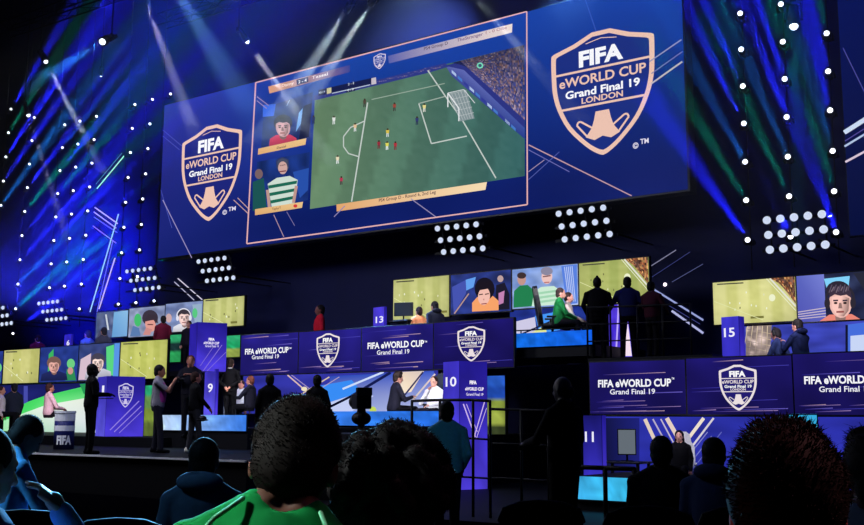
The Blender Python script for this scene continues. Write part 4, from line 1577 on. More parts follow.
# silhouettes in the middle, standing on the arena floor
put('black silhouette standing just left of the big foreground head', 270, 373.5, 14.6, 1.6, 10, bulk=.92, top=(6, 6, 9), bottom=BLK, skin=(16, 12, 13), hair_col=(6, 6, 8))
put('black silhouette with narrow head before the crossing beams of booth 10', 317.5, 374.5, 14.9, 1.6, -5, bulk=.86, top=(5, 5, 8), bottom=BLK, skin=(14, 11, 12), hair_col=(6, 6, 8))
cpl, cpr = at(259, 400, 14.4), at(338, 400, 14.4)
obj_ = obj('camera_platform', box((cpl.x, 14.2, 1.0), (cpr.x, 15.4, 1.6), .01), DARK_DECK)
tag(obj_, 'low black platform under the two black silhouettes behind the green shirted man', 'platform')
# --- booth 10
put('player in dark jacket leaning towards the glowing desk at booth 10', 398, 371, 19.0, Z10 - .5, -70, 'sit', lean=.15, top=(36, 36, 50), hair='tuft', hair_col=(48, 38, 34), skin=(206, 150, 130), arms={'R': ((.26, .14, .2), (.12, .34, .3)), 'L': ((-.26, .14, .2), (-.12, .36, .28))}, hair_k=1.05)
put('player in white shirt resting a hand on the chin at booth 10', 434, 376, 19.2, Z10 - .5, 150, 'sit', top=(232, 232, 240), sleeves='long', hair_col=(60, 36, 30), skin=(226, 170, 150), bottom=(30, 30, 40), eyes=True, arms={'R': ((.26, .16, .16), (.05, .19, .46)), 'L': ((-.28, .2, .16), (-.12, .4, .12))})
# --- far left booth
put('player in pink shirt with beard seated at the far left booth', 50, 383, 18.4, STEP, -70, 'sit', top=(222, 176, 186), hair_col=(52, 26, 24), skin=(190, 120, 100), arms={'R': ((.27, .12, .16), (.13, .34, .12)), 'L': ((-.27, .12, .16), (-.13, .34, .12))}, bottom=(30, 24, 30))
put('player in pale top cut by the left picture edge', 1.5, 386, 18.8, STEP, -100, 'sit', top=(206, 190, 196), hair_col=(60, 36, 30), skin=(190, 130, 110))
put('person in dark jacket turned away behind the far left booth', 14.5, 383, 19.6, STEP, 20, 'sit', top=(40, 44, 60), hair_col=(30, 30, 40))
# --- left upper deck
put('person in dark red shirt standing before the left upper screens', 163.5, 315.5, 21.0, ZL, 10, top=(92, 20, 44), hair_col=(12, 10, 12), skin=(90, 56, 48), bottom=(40, 14, 26))
put('person with camera strap bending at the right of the left upper screens', 189, 320.5, 20.75, ZL, 150, top=(28, 24, 34), skin=(210, 150, 130), hair_col=(40, 26, 24))
put('person in grey seated below the blank blue screen, left upper deck', 104, 327, 20.75, ZL, 30, 'sit', top=(84, 84, 106), hair_col=(50, 48, 60))
put('person in pale blue seated at far end of the left upper deck', 88, 330, 21.1, ZL, 40, 'sit', top=(110, 140, 190), hair_col=(50, 48, 60))
put('person in dark red seated by kiosk number 6', 38, 334.5, 21.0, ZL, 20, 'sit', top=(90, 18, 40), hair_col=(30, 14, 18))
# --- middle upper deck
put('person in red top in the dark of the middle upper deck', 320, 304.5, 20.8, ZC, 100, 'sit', top=(176, 24, 44), hair_col=(16, 10, 12), skin=(110, 60, 54), bottom=(60, 16, 24))
put('player in orange hunched low at booth 13', 419, 306.5, 21.0, ZC, 30, 'sit', top=(236, 150, 100), hair_col=(40, 24, 24), skin=(200, 130, 110))
put('person in grey hooded coat seated at booth 13', 434.5, 301, 20.7, ZC, 40, 'sit', lean=.1, top=(58, 62, 78), hair_col=(22, 22, 28), hood=(50, 54, 70), bulk=1.15)
# --- green booth
put('player in green shirt leaning forward on the upper platform', 560.5, 287.5, 20.75, ZG - .3, -85, 'sit', lean=.12, top=(30, 128, 66), hair_col=(44, 30, 30), skin=(196, 140, 126), bottom=(20, 20, 28), arms={'R': ((.25, .16, .2), (.12, .38, .14)), 'L': ((-.25, .16, .2), (-.12, .38, .14))})
put('player in cream shirt with dark curly hair beside the green shirted player', 568.5, 292, 21.2, ZG - .3, -95, 'sit', lean=.1, top=(206, 190, 180), hair_col=(40, 22, 22), skin=(216, 150, 136), bottom=(20, 20, 28), arms={'R': ((.25, .16, .2), (.12, .38, .14)), 'L': ((-.25, .16, .2), (-.12, .38, .14))})
# --- the three silhouettes
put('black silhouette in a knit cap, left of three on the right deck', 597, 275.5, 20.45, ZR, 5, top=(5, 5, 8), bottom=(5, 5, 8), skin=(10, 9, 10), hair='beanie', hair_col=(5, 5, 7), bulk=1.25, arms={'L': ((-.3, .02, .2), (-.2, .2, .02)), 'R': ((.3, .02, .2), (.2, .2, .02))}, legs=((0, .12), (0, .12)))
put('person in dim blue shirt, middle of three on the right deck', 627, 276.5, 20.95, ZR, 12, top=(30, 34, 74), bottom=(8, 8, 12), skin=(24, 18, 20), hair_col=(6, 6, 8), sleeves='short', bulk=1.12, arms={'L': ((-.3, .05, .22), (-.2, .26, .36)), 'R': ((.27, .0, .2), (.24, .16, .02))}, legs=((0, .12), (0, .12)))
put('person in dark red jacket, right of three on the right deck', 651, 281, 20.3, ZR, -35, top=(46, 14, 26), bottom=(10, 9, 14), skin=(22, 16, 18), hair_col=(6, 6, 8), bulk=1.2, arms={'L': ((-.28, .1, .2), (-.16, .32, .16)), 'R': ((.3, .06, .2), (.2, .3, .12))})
# --- booth 15
put('player with headset bent forward at booth 15', 775.5, 327.5, 20.9, ZP, 60, 'sit', headset=True, lean=.25, top=(34, 44, 84), hair_col=(22, 18, 24), skin=(190, 130, 116), arms={'L': ((-.25, .16, .2), (-.1, .36, .16))})
put('seated person in navy hooded top right of the bent player, booth 15', 797, 318.5, 20.7, ZP, 50, 'sit', lean=.12, top=(28, 36, 76), hair_col=(20, 16, 20), skin=(190, 130, 116), hood=(24, 30, 66), arms={'L': ((-.25, .16, .24), (-.1, .30, .4)), 'R': ((.25, .16, .2), (.1, .36, .16))})
# --- booth 11
put('player in black hooded top seated in the white chair of booth 11', 679, 430, 19.6, 1.0, 175, 'sit', top=(12, 12, 18), hair='long', hair_col=(18, 14, 18), skin=(200, 146, 136), eyes=True)


def rail(label, pts, Y, zb, group='guard rails', mid=2, r=.022, rp=None):
    """guard rail through pixel points on plane y=Y, posts down to zb"""
    W = [at(px, py, Y) for px, py in pts]
    e = empty('guard_rail', (W[0].x, Y, zb), label, 'railing', group)
    L = e.location
    bm = bmesh.new()
    for a, b in zip(W[:-1], W[1:]):
        bm_cap(bm, a - L, r, b - L, r, 8)
    obj('top_rail', bm, BLACK_METAL, e, True)
    for k in range(mid):
        t = (k + 1) / (mid + 1)
        bm = bmesh.new()
        for a, b in zip(W[:-1], W[1:]):
            bm_cap(bm, Vector((a.x, Y, a.z + (zb - a.z) * t)) - L, r * .7, Vector((b.x, Y, b.z + (zb - b.z) * t)) - L, r * .7, 8)
        obj('cross_bar', bm, BLACK_METAL, e, True)
    for w in W:
        obj('post', tube((w.x - L.x, 0, 0), (w.x - L.x, 0, w.z - L.z), r, 8), BLACK_METAL, e, True)
    return e


rail('black guard rail on the upper deck before the three silhouettes', [(587, 307.5), (610, 307), (637, 306), (662, 305), (690, 304)], 20.16, ZR)
rail('black guard rail around kiosk number 10 before the man in pale blue shirt', [(412, 401), (440, 400), (473, 400), (490, 401)], 13.2, 1.0)
rail('black guard rail in front of the cyan platform and booth 11', [(574, 467), (605, 468), (634, 469)], 12.0, 1.0, r=.03, mid=1)
rail('dim guard rail in the dark centre left of the standing man in dark suit', [(490, 409), (521, 410), (548, 411)], 14.0, 1.0, mid=2)
rail('short black rail at left of the green booth platform', [(511, 331), (521, 330.5), (592, 327)], 20.32, ZG - .02, mid=0, r=.015)

# --- television camera
tvp = at(361, 441, 14.2)
tv = empty('television_camera', (tvp.x, tvp.y, 1.0), 'black studio camera silhouette on pedestal before booth 10', 'camera')
zt = at(361, 388, 14.2).z - 1.0
TVM = Matrix.Rotation(YAW + .25, 4, 'Z')
bm = bmesh.new()
bm_box(bm, (-.13, -.25, zt - .36), (.13, .25, zt - .1), TVM, .02)
obj('body', bm, BLACK_PLASTIC, tv)
bm = bmesh.new()
bm_cap(bm, TVM @ Vector((0, .25, zt - .23)), .09, TVM @ Vector((0, .6, zt - .23)), .12, 14, True)
obj('lens', bm, BLACK_PLASTIC, tv)
bm = bmesh.new()
bm_box(bm, (-.14, -.35, zt - .14), (.12, -.2, zt), TVM, .01)
obj('viewfinder', bm, BLACK_PLASTIC, tv)
bm = bmesh.new()
bm_cap(bm, TVM @ Vector((0, 0, zt - .5)), .1, TVM @ Vector((0, 0, zt - .36)), .07, 12, True)
bm_ell(bm, (0, 0, zt - .52), (.17, .17, .12))
obj('pan_head', bm, BLACK_METAL, tv)
bm = bmesh.new()
bm_cap(bm, (0, 0, .1), .09, (0, 0, zt - .5), .06, 12, True)
obj('pedestal', bm, BLACK_METAL, tv)
for k in range(3):
    a = k * 2.094 + .4
    obj('leg', tube((0, 0, .12), (.45 * math.cos(a), .45 * math.sin(a), .03), .03), BLACK_METAL, tv)

# --- drum table on the left stage
dp = at(63.5, 447.5, 14.6)
dzt = at(63.5, 411, 14.6).z
dr = 10.3 * (dp - CAMLOC).dot(CAMROT @ Vector((0, 0, -1))) / F
dt = empty('drum_table', (dp.x, dp.y, STAGE), 'round white and navy drum table with white lettering on the left stage', 'table')
H = dzt - STAGE
bm = bmesh.new()
bm_cap(bm, (0, 0, 0), dr * .95, (0, 0, H * .94), dr * .95, 28, True)
obj('drum', bm, mat('drum_navy', (26, 34, 100), .5), dt, True)
bm = bmesh.new()
bm_cap(bm, (0, 0, H * .94), dr * 1.02, (0, 0, H), dr * 1.02, 28, True)
obj('table_top', bm, mat('drum_white', (232, 236, 246), .4), dt)
for z0, z1 in ((.48, .62), (.74, .93)):
    bm = bmesh.new()
    bm_cap(bm, (0, 0, H * z0), dr * .965, (0, 0, H * z1), dr * .965, 28, True)
    obj('white_band', bm, mat('drum_white', (232, 236, 246), .4), dt)
V, Pf = text_mesh('FIFA', .05)
bm = bmesh.new()
a0 = fac(63.5, 180) + math.pi / 2
vs = [bm.verts.new((dr * .97 * math.cos(a0 + (x - .5) * 1.5), dr * .97 * math.sin(a0 + (x - .5) * 1.5), H * (.14 + .22 * y))) for x, y in V]
for f in Pf:
    try:
        bm.faces.new([vs[i] for i in f])
    except ValueError:
        pass
obj('lettering', bm, mat('drum_white', (232, 236, 246), .4), dt)

# --- chairs of the players


def gaming_chair(p, rz, label, white=False, s=1.0):
    e = empty('gaming_chair', p, label, 'chair', None, rz)
    e.scale = (s,) * 3
    m = mat('chair_white', (214, 214, 222), .5) if white else mat('chair_black', (16, 16, 22), .5)
    bm = bmesh.new()
    bm_box(bm, (-.26, -.24, .42), (.26, .28, .52), None, .04)
    obj('seat', bm, m, e, True)
    bm = bmesh.new()
    M = Matrix.Translation((0, -.26, .5)) @ Matrix.Rotation(RAD(9), 4, 'X')
    outline = [(-.2, 0), (-.27, .18), (-.27, .52), (-.19, .66), (-.15, .82), (-.08, .88), (.08, .88), (.15, .82), (.19, .66), (.27, .52), (.27, .18), (.2, 0)]
    f = [bm.verts.new(M @ Vector((x, .05, z))) for x, z in outline]
    k = [bm.verts.new(M @ Vector((x, -.05, z))) for x, z in outline]
    bm.faces.new(list(reversed(f)))
    bm.faces.new(k)
    for i in range(len(f)):
        j = (i + 1) % len(f)
        bm.faces.new((f[i], f[j], k[j], k[i]))
    bmesh.ops.recalc_face_normals(bm, faces=bm.faces)
    obj('backrest', bm, m, e)
    for sg in (-1, 1):
        bm = bmesh.new()
        bm_box(bm, (sg * .3 - .04, -.15, .64), (sg * .3 + .04, .15, .68), None, .012)
        bm_box(bm, (sg * .3 - .02, -.04, .46), (sg * .3 + .02, .04, .65))
        obj('armrest', bm, m, e)
    obj('column', tube((0, 0, .1), (0, 0, .43), .03), BLACK_METAL, e)
    for q in range(5):
        a = q * 1.2566
        b = obj('base_leg', tube((0, 0, .1), (.28 * math.cos(a), .28 * math.sin(a), .06), .025), BLACK_METAL, e)
    return e


p = at(556, 320, 20.75)
gaming_chair((p.x - .12, 20.8, ZG - .3), fac(558, -85), 'black high backed gaming chair of the green shirted player')
p = at(424, 400, 19.1)
gaming_chair((p.x, 19.6, Z10 - .5), fac(424, 160), 'black gaming chair at booth 10 beside the player in white')
p = at(681.5, 440, 19.95)
gaming_chair((p.x, 19.95, 1.0), fac(679, 175), 'white gaming chair holding the player in black at booth 11', True, .86)

# small desk monitors
def monitor(p, rz, w, h, label, col):
    e = empty('monitor', p, label, 'monitor', None, rz)
    obj('housing', box((-w / 2, 0, .12), (w / 2, .05, .12 + h), .008), BLACK_PLASTIC, e)
    obj('display', box((-w / 2 + .02, -.006, .14), (w / 2 - .02, -.001, .10 + h)), emit_mat('display_glow', col, .8), e)
    obj('neck', tube((0, .03, 0), (0, .03, .14), .02), BLACK_METAL, e)
    obj('foot', box((-.12, -.08, 0), (.12, .1, .015), .004), BLACK_METAL, e)


def desk(x0, x1, y0, y1, z0, z1, label, col=(20, 22, 34)):
    e = empty('gaming_desk', ((x0 + x1) / 2, (y0 + y1) / 2, z0), label, 'desk')
    hx, hy, h = (x1 - x0) / 2, (y1 - y0) / 2, z1 - z0
    obj('desk_top', box((-hx, -hy, h - .04), (hx, hy, h), .008), mat('desk_top', col, .4), e)
    for a in (-1, 1):
        for b in (-1, 1):
            obj('leg', box((a * (hx - .06) - .025, b * (hy - .06) - .025, 0), (a * (hx - .06) + .025, b * (hy - .06) + .025, h - .04)), BLACK_METAL, e)


p = at(627, 456, 19.2)
desk(p.x - .5, p.x + .4, 18.9, 19.5, 1.0, p.z - .1, 'dark desk under the left monitor of booth 11')
p = at(803, 452, 19.4)
desk(p.x - .5, p.x + .7, 19.1, 19.75, 1.0, p.z, 'dark desk under the cyan monitor of booth 11')
p = at(404, 317, 20.9)
desk(p.x - .35, p.x + .35, 20.6, 21.15, ZC, p.z - .1, 'dark desk carrying the dark monitor of booth 13')
p = at(627, 452, 19.2)
monitor((p.x, 19.2, at(627, 456, 19.2).z - .1), fac(627, 0), .36, .5, 'desk monitor at left of booth 11', (110, 120, 130))
p = at(803, 448, 19.4)
monitor((p.x, 19.4, at(803, 452, 19.4).z), fac(803, 0), .55, .55, 'cyan desk monitor beside the foreground man\'s hair, booth 11', (60, 190, 245))
p = at(404, 316, 20.9)
monitor((p.x, 20.9, at(404, 317, 20.9).z - .1), fac(404, 160), .5, .34, 'dark monitor on the desk of booth 13', (40, 70, 70))

# ================================================================== AUDIENCE
# standing men on the arena floor
put('standing man in pale blue shirt seen from behind by the guard rail', 447, 400.5, 9.6, FL, 4, top=(140, 196, 225), bottom=(20, 22, 30), sleeves='long', hair_col=(14, 12, 14), skin=(120, 84, 72), arms={'L': ((-.25, .0, .2), (-.14, .22, .12)), 'R': ((.25, -.02, .18), (.2, .16, .02))})
put('tall standing man in dark suit, profile to the right of centre', 563.5, 386, 9.5, FL - .02, 50, top=(10, 12, 20), bottom=(8, 8, 12), hair='bald', hair_col=(30, 30, 34), skin=(90, 86, 90), bulk=1.0, arms={'L': ((-.28, .08, .2), (-.16, .32, .16)), 'R': ((.215, .0, .2), (.19, .12, -.04))})

# seated audience: (label, px, ytop, depth ...)


def seated(label, px, ytop, depth, off, **kw):
    p = atd(px, ytop, depth)
    return put(label, px, ytop, p.y, 1.2 if depth < 3.3 else FL, off, 'sit', **kw), p


def aud_chair(p, rz, label):
    """tip-up hall chair"""
    e = empty('audience_chair', p, label, 'chair', 'audience chairs', rz)
    bm = bmesh.new()
    bm_box(bm, (-.23, -.22, .42), (.23, .24, .48), None, .02)
    obj('seat', bm, CHAIR_FABRIC, e, True)
    bm = bmesh.new()
    M = Matrix.Translation((0, -.25, .48)) @ Matrix.Rotation(RAD(8), 4, 'X')
    n = 9
    fr, bk = [], []
    pts = [(-.22, .02), (-.235, .36), (-.21, .42), (-.12, .45), (0, .458), (.12, .45), (.21, .42), (.235, .36), (.22, .02)]
    f = [bm.verts.new(M @ Vector((x, .025 - x * x * .6, z))) for x, z in pts]
    k = [bm.verts.new(M @ Vector((x, -.025 - x * x * .6, z))) for x, z in pts]
    bm.faces.new(list(reversed(f)))
    bm.faces.new(k)
    for i in range(len(f)):
        j = (i + 1) % len(f)
        bm.faces.new((f[i], f[j], k[j], k[i]))
    bmesh.ops.recalc_face_normals(bm, faces=bm.faces)
    obj('backrest', bm, CHAIR_FABRIC, e)
    bm = bmesh.new()
    q = [M @ Vector((x, -x * x * .6, z + .006)) for x, z in pts[1:-1]]
    for a, b in zip(q[:-1], q[1:]):
        bm_cap(bm, a, .014, b, .014, 8)
    obj('back_rim', bm, mat('rim_highlight', (34, 36, 44), .6, spec=.2), e, True)  # rim colour lightened to paint in the highlight along the chair back
    for sx in (-.19, .19):
        for sy in (-.2, .2):
            obj('leg', tube((sx, sy, .0), (sx, sy * .9, .43), .013), BLACK_METAL, e)
    return e


HEADING = YAW
near = []
r_ = seated('man in green football shirt, back of his head filling the lower left', 297, 394, 2.12, -6, lean=.3, roll=.18, neckz=.545, head=(-.3, 0, -.1), top=(22, 150, 74), sleeves='short', hair_col=(26, 18, 16), skin=(120, 80, 66), voxel=.008, strands=6000, slen=.3, hair_k=1.04, bulk=.9, show_legs=True, bottom=(16, 16, 22), arms={'L': ((-.25, .16, .2), (-.16, .36, .12)), 'R': ((.25, .16, .2), (.16, .36, .12))})
gm = r_[0]
# piping on the green shirt
e_, T_, H_, W_ = gm
for s in (-1, 1):
    bm = bmesh.new()
    pts = [Vector((s * .075, -.07, .545)), Vector((s * .11, -.115, .49)), Vector((s * .14, -.138, .42)), Vector((s * .155, -.15, .34)), Vector((s * .16, -.15, .24))]
    for a, b in zip(pts[:-1], pts[1:]):
        bm_cap(bm, T_ @ a, .005, T_ @ b, .005, 8)
    o = obj('piping', bm, mat('piping', (130, 240, 180), .6), e_, True)
r_ = seated('person with big curly dark hair in the foreground centre', 392, 419, 2.3, -2, top=(14, 20, 34), hair='curly', hair_col=(20, 15, 18), skin=(80, 54, 46), voxel=.009, strands=8000, slen=.42, hair_k=1.2, bulk=1.15)
r_ = seated('man with tousled hair and reddish ear, biggest head at lower right', 783, 417, 1.54, 3, top=(10, 11, 16), hair='tuft', hair_col=(30, 20, 18), skin=(190, 96, 84), voxel=.008, strands=7000, slen=.55, hair_k=1.08, bulk=1.1)
r_ = seated('man cut by the left edge in profile with hand at his chin', -13, 424, 3.05, -62, top=(120, 150, 200), hair='short', hair_col=(26, 20, 20), skin=(190, 140, 118), voxel=.007, eyes=True, head=(-.12, .12, 0), arms={'R': ((.15, .40, .25), (.05, .27, .50)), 'L': ((-.25, .16, .2), (-.16, .36, .1))}, rough=.6, collar=(120, 150, 200))
seated('man in bright blue shirt looking down at his hands, second from left', 29, 414.5, 7.6, -72, strands=1500, slen=.35, top=(100, 175, 230), hair_col=(20, 16, 16), skin=(190, 134, 112), head=(-.45, 0, 0), lean=.14, eyes=True, arms={'R': ((.25, .22, .12), (.1, .46, .08)), 'L': ((-.25, .22, .12), (-.1, .46, .08))})
seated('dark haired person in blue grey hooded top in the third row', 205, 437, 6.0, -14, strands=1500, slen=.4, top=(62, 84, 104), hair_col=(14, 12, 14), skin=(70, 54, 50), hood=(74, 98, 120))
seated('seated man in black suit before booth 11', 661, 435.5, 8.0, -4, strands=1200, slen=.4, top=(7, 7, 11), hair_col=(10, 9, 12), skin=(60, 42, 40), bulk=1.15)
seated('person in navy padded hooded coat beside the black suited man', 714, 437, 7.6, -20, strands=1200, slen=.4, top=(30, 40, 66), hair_col=(10, 9, 12), skin=(60, 42, 40), hood=(24, 32, 56), bulk=1.15)
seated('person in grey shirt cut by the right edge', 868, 426, 3.6, 10, top=(120, 134, 156), hair='tuft', hair_col=(24, 18, 20), skin=(90, 64, 60), strands=1200)

n = 0
for px, py, dep, lab in ((648, 495, 6.0, 'dark chair back below the black suited man'), (744, 497, 6.0, 'dark chair back below the person in padded coat'), (541, 483, 6.4, 'dark chair back at the feet of the tall standing man'),
                         (478, 492, 4.4, 'dark chair back right of the curly haired person'), (118, 480, 5.2, 'dark chair back beside the hands of the man in bright blue'),
                         (95, 500, 3.9, 'dark chair back right of the raised hand'), (22, 486, 5.6, 'dark chair back behind the man in bright blue')):
    p = atd(px, py, dep)
    aud_chair((p.x, p.y, FL), fac(px, 0), lab)

# ================================================================== LAMPS


def hexlin(c):
    return tuple(lin(c))


BLUE = (0.012, 0.016, 1.0)
GREEN = (0.0, .30, .20)
LBLUE = (0.01, .16, .75)
SEQ = [BLUE, GREEN, LBLUE, BLUE, BLUE, GREEN, BLUE, LBLUE, BLUE]
CN = {BLUE: 'blue', GREEN: 'green', LBLUE: 'pale blue'}


def lamp_proto():
    e = empty('moving_light', (0, 0, 0), 'x', 'stage light')
    bm = bmesh.new()
    bm_cap(bm, (0, 0, -.02), .085, (0, 0, -.3), .06, 14, True)
    obj('head', bm, BLACK_PLASTIC, e, True)
    bm = bmesh.new()
    bm_ell(bm, (0, 0, -.02), (.054, .054, .06), None, 14)
    obj('lens', bm, LENS, e)
    bm = bmesh.new()
    for s in (-1, 1):
        bm_box(bm, (s * .1 - .012, -.03, -.32), (s * .1 + .012, .03, -.1))
    bm_box(bm, (-.112, -.03, -.36), (.112, .03, -.32))
    obj('yoke', bm, BLACK_METAL, e)
    return e


PROTO = lamp_proto()
used = [False]


def lamp(loc, d, label, group, col, energy, ang, scale=1.0, blend=.6, size=.05):
    """moving light at loc, beam along d"""
    if not used[0]:
        e = PROTO
        used[0] = True
    else:
        e = PROTO.copy()
        COL.objects.link(e)
        for ch in PROTO.children:
            c = ch.copy()
            COL.objects.link(c)
            c.parent = e
            if c.type == 'LIGHT':
                bpy.data.objects.remove(c)
    e['label'] = label
    if group:
        e['group'] = group
    d = Vector(d).normalized()
    e.matrix_world = Matrix.Translation(loc) @ d.to_track_quat('Z', 'Y').to_matrix().to_4x4() @ Matrix.Scale(scale, 4)
    if energy:
        l = light('SPOT', 'beam', loc + d * .075 * scale, loc + d, col, energy, size, ang, blend)
    return e


LEFT = {
    'first': ([(11, 109), (8.5, 132.6), (5.9, 156.8), (3.4, 181), (1, 205.3)], 2),
    'second': ([(34.3, 117.5), (32, 140.5), (29.5, 164), (27.4, 187.5), (24.8, 211.4), (22, 235.5), (20, 259.6), (18, 284), (15.6, 308.7), (13, 333.4)], 0),
    'third': ([(64.8, 124.7), (62.4, 147.4), (60, 170.4), (57.8, 193.5), (55.9, 216.9), (53.9, 240.4), (51.2, 263.8), (49.5, 287.6)], 1),
    'fourth': ([(80, 121), (78, 144), (75.8, 167), (73.4, 190.6), (71.6, 214), (69.6, 238.3), (66.8, 261.9), (64.5, 286)], 2),
    'fifth': ([(96.6, 116.3), (94.2, 139.5), (92, 163), (89.7, 186.8), (87.8, 210.8), (85.9, 235.1), (83.3, 259.4), (81.4, 284), (79.4, 308.7)], 0),
    'sixth': ([(135, 104.4), (132.4, 128.3), (130.5, 152.5), (128.2, 177.4), (125.7, 202.2), (124, 227.2), (121.7, 252.6), (120, 278.4), (118.4, 304)], 1),
    'seventh': ([(152.6, 99.3), (150, 123.8), (148, 148.5), (145.7, 173.7), (142.8, 198.9), (141.5, 224.4), (139.6, 249.8), (137.5, 276.4), (136, 302.6)], 0),
    'eighth': ([(170.6, 93.8), (154.2, 300.8)], 2),
}
RIGHT = {
    'first': [(740, 13), (741, 49), (742.7, 85.8), (743.7, 123.2), (745, 161.6), (746, 200), (747.5, 239.7)],
    'second': [(780.8, 3.8), (782.7, 41.4), (784.5, 78.7), (786.5, 116.8), (787.7, 156.5), (789, 196), (790.5, 236.3)],
    'third': [(826.5, 33), (828, 71), (830, 110), (832.5, 150.7), (834, 191), (836, 232)],
}
ORD = ['topmost', 'second from top', 'third from top', 'fourth from top', 'fifth from top', 'sixth from top', 'seventh from top', 'eighth from top', 'ninth from top', 'tenth from top']
DL = -ray(-260, 560).normalized()
DR = -ray(940, 520).normalized()
EB = 330000.0


def pole(pxs, Y, label, group, dirv):
    a, b = at(*pxs[0], Y), at(*pxs[-1], Y)
    z0 = min(b.z, a.z) - .6
    x = (a.x + b.x) / 2
    off = -dirv * .37
    e = empty('lighting_pole', (x + off.x, Y + off.y, z0), label, 'lighting pole', group)
    obj('tube', tube((0, 0, 0), (0, 0, 24 - z0), .014, 8), BLACK_METAL, e)
    for p_ in pxs:
        z = at(*p_, Y).z + off.z - z0
        dx = at(*p_, Y).x - x
        obj('clamp', box((min(0, dx) - .035, -.05, z - .035), (max(0, dx) + .035, .09, z + .035), .006), BLACK_METAL, e)


YW = 22.0
for cname, (pts, sh_) in LEFT.items():
    if True:
        pole(pts, YW, f'dark upright pole of the {cname} lamp column from left', 'lamp poles of the left light wall', DL)
    for i, p in enumerate(pts):
        k = (len(pts) - 1 - i + sh_) % len(SEQ)
        col = SEQ[k]
        e_ = EB * (1.0 if col == BLUE else .4 if col == GREEN else .35)
        if cname == 'eighth':
            lab = 'wall lamp just above the top left corner of the main screen' if i == 0 else 'wall lamp just above the left upper screen row'
        else:
            lab = f'{CN[col]} beam wall lamp, {ORD[i]} in the {cname} lamp column from left'
        lamp(at(*p, YW), DL, lab, 'left light wall lamps', col, e_ * {'first': 1.3, 'second': 1.3, 'third': .9, 'fourth': .6, 'fifth': .45}.get(cname, .07) * rnd.uniform(1.3, 3.4), 2.9, .78)
for cname, pts in RIGHT.items():
    pole(pts, YW, f'dark upright pole of the {cname} lamp column on right light tower', 'lamp poles of the right light tower', DR)
    for i, p in enumerate(pts):
        col = SEQ[len(pts) - 1 - i]
        e_ = EB * (.9 if col == BLUE else .3 if col == GREEN else .3)
        lamp(at(*p, YW), DR, f'{CN[col]} beam lamp, {ORD[i]} in the {cname} column of the right light tower', 'right light tower lamps', col, e_ * 1.5, 3.0, 1.05)

# spotlights hanging over the stage
TOPS = [((46, 62), (101, 168), 17.0, (.62, .72, 1.0), 420000, 4.6, 'spotlight with thin white beam at upper left', 1.1),
        ((28.5, 115.5), (52, 190), 17.0, (.6, .62, 1.0), 95000, 4.6, 'lower left spotlight with short white violet beam', 1.0),
        ((102, 42), (20, 92), 16.0, (.03, .3, 1.0), 200000, 8, 'large bright spotlight lens at upper left', 1.5),
        ((143, -6), (190, 120), 17.5, (.62, .66, 1.0), 170000, 8, 'spotlight at top edge with broad white beam, left of two', 1.2),
        ((158, -40), (250, 110), 17.5, (.16, .42, 1.0), 110000, 13, 'spotlight at top edge with wide blue beam, right of two', 1.4),
        ((247.5, 42), (288, 100), 18.0, (.7, .8, 1.0), 170000, 10, 'spotlight above the top left corner of the match picture frame', 1.0),
        ((346, 12), (305, 75), 18.5, (.6, .8, 1.0), 150000, 10, 'left of two close spotlights above the main screen', 1.0),
        ((370, 5), (328, 70), 18.5, (.6, .8, 1.0), 130000, 10, 'right of two close spotlights above the main screen', 1.0),
        ((466, -14), (530, 60), 18.5, (.7, .85, 1.0), 90000, 8, 'spotlight at top edge above the right end of the match picture', 1.0),
        ((414, -60), (420, 20), 18.5, (.35, .55, 1.0), 9000, 44, 'wide wash spotlight above the top picture edge', 1.0),
        ((560, -50), (580, 20), 18.5, (.12, .35, 1.0), 16000, 44, 'wide blue wash spotlight above the right crest', 1.0),
        ((793.8, 27), (797, 150), 21.0, (.04, .45, .9), 12000, 6, 'large lens pointing down between columns of the right light tower', 1.6),
        ((101, 76), (92, 190), 20.0, (.2, .35, 1.0), 9000, 6, 'faint spotlight high before the left light wall', .7)]
for p, q, Y, col, en, ang, lab, sc in TOPS:
    A, B = at(*p, Y), at(*q, Y + (3.0 if ang > 30 else -3.0 if p[0] == 102 else -.5 if Y > 20.5 else .5 if p[0] < 60 else 1.1))
    D_ = (B - A).normalized()
    e = lamp(A, B - A, lab, None, col, en, ang, sc, 1.0)
    h = empty('drop_pipe', A - D_ * .37 * sc, 'thin drop pipe carrying the ' + ' '.join(lab.split()[:9]), 'pipe', 'drop pipes above the stage')
    obj('pipe', tube((0, 0, 0), (0, 0, 24 - (A - D_ * .37 * sc).z), .022), BLACK_METAL, h)
    obj('clamp', box((-.05, -.05, -.06), (.05, .05, .06), .01), BLACK_METAL, h)

# trusses in the dark above the left side
for a, b, Y, lab in (((0, 34), (140, -14), 16.5, 'dark lattice truss at upper left carrying the big spotlight'), ((160, 92), (700, -40), 19.6, 'dark lattice truss along the top of the main screen')):
    A, B = at(*a, Y), at(*b, Y)
    t = empty('lighting_truss', A, lab, 'truss')
    L = B - A
    offs = [Vector((0, 0, 0)), Vector((0, .35, 0)), Vector((0, 0, .35)), Vector((0, .35, .35))]
    if Y > 19:
        offs = [o + Vector((0, -.2, 2.0)) for o in offs]
    for o_ in offs:
        obj('chord', tube(o_, L + o_, .025), BLACK_METAL, t)
    bm = bmesh.new()
    nseg = int(L.length / .5)
    for k in range(nseg):
        p0, p1 = L * (k / nseg), L * ((k + 1) / nseg)
        for i, j in ((0, 2), (1, 3), (0, 1), (2, 3)):
            i2, j2 = (i, j) if k % 2 else (j, i)
            bm_cap(bm, p0 + offs[i2], .012, p1 + offs[j2], .012, 6, True)
    obj('lattice', bm, BLACK_METAL, t)

# blinder arrays: 3 rows of 5 round lamps


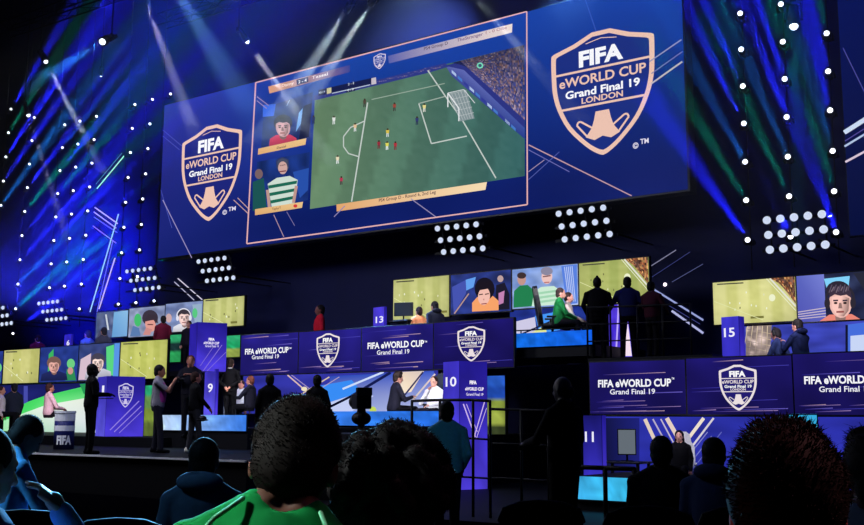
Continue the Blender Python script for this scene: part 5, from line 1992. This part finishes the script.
def blinder(corners, Y, r_px, label, slant):
    """corners: pixel of top-left, top-right and bottom-left lamp"""
    A, B, Cc = at(*corners[0], Y), at(*corners[1], Y), at(*corners[2], Y)
    e = empty('blinder_array', A, label, 'stage light', 'blinder lamp arrays')
    ux, uz = (B - A) / 4, (Cc - A) / 2
    rad = r_px * (A - CAMLOC).length / F
    bm = bmesh.new()
    for j in range(3):
        bm_box(bm, (-.15, .06, uz.z * j - .03), (ux.x * 4 + uz.x * j + .15, .1, uz.z * j + .03))
    for i in (0, 2, 4):
        a = ux * i
        bm_cap(bm, a + Vector((0, .1, .12)), .02, a + uz * 2 + Vector((0, .1, -.1)), .02, 8, True)
    for i in (.5, 3.5):
        a = ux * i + uz * (1.7 if i < 1 else 1.6)
        bm_cap(bm, a + Vector((0, .08, 0)), .03, a + Vector((0, 23.18 - A.y, 0)), .015, 8, True)
    obj('frame', bm, BLACK_METAL, e)
    for j in range(3):
        for i in range(5):
            p = ux * i + uz * j
            bm = bmesh.new()
            toward = (CAMLOC - (A + p)).normalized() * .35 + Vector((0, -1, 0)) * .65
            toward.normalize()
            bm_cap(bm, p, rad * .85, p + toward * .06, rad, 16, True)
            h = obj('lamp', bm, BLACK_PLASTIC, e)
            bm = bmesh.new()
            mt = toward.to_track_quat('Z', 'Y').to_matrix().to_4x4()
            bmesh.ops.create_uvsphere(bm, u_segments=16, v_segments=10, radius=rad * .98, matrix=Matrix.Translation(p + toward * .05) @ mt @ Matrix.Diagonal((1, 1, .35, 1)))
            me = bpy.data.meshes.new('lens')
            bm.to_mesh(me)
            bm.free()
            link_mesh('lens', me, BLINDER, h)


for c, r, lab in ((((767.5, 220.5), (822.5, 214.5), (770.5, 250)), 4.2, 'blinder lamp array below the right light tower'),
                  (((559.5, 214), (604, 208), (565.5, 239.6)), 3.4, 'blinder lamp array right of centre, below the right crest'),
                  (((438.4, 228.8), (477, 224.6), (444.6, 252.2)), 3.2, 'blinder lamp array below the caption banner of the match picture'),
                  (((199.6, 261.7), (225.5, 258.2), (208, 281)), 2.5, 'blinder lamp array below the left crest'),
                  (((128, 271.6), (151.5, 268.6), (136, 290.2)), 2.2, 'blinder lamp array at right foot of the left light wall'),
                  (((40, 303.6), (58.5, 301.5), (48, 320)), 2.0, 'blinder lamp array in the middle of the left light wall'),
                  (((-14, 310.5), (4, 307.8), (-6, 325.6)), 2.0, 'blinder lamp array cut by the left picture edge')):
    blinder(c, 20.7, r, lab, 0)

# ================================================================== HAZE
ZH = CZ + 3.3
for hi_, (lo_, up_, dens) in enumerate((((XL + .2, 13.2, ZH), (MX0 - .1, 23.1, 11.6), .006), ((XL + .2, 13.2, 11.62), (MX0 - .1, 23.1, 19.5), .0035),
                                        ((MX0 - .08, 13.2, 9.0), (MX1 + .1, 20.95, 10.2), .0012), ((MX0 - .08, 13.2, 10.22), (MX1 + .1, 23.1, 19.5), .004),
                                        ((MX1 + .12, 13.2, ZH), (2.5, 23.1, 19.5), .006))):
    hz = obj('haze', box(lo_, up_), None)
    m = bpy.data.materials.new('stage_haze')
    m.use_nodes = True
    nt = m.node_tree
    nt.nodes.clear()
    o = nt.nodes.new('ShaderNodeOutputMaterial')
    v = nt.nodes.new('ShaderNodeVolumeScatter')
    v.inputs['Color'].default_value = (1, 1, 1, 1)
    v.inputs['Density'].default_value = dens
    v.inputs['Anisotropy'].default_value = 0.0
    nt.links.new(v.outputs[0], o.inputs[1])
    hz.data.materials.append(m)
    tag(hz, ('theatrical haze in front of the left light wall', 'faint haze high above the left light wall', 'faintest haze before the upper half of the main screen', 'haze above the main screen', 'theatrical haze before the right light tower')[hi_], 'haze', None, 'stuff')
bpy.context.view_layer.update()
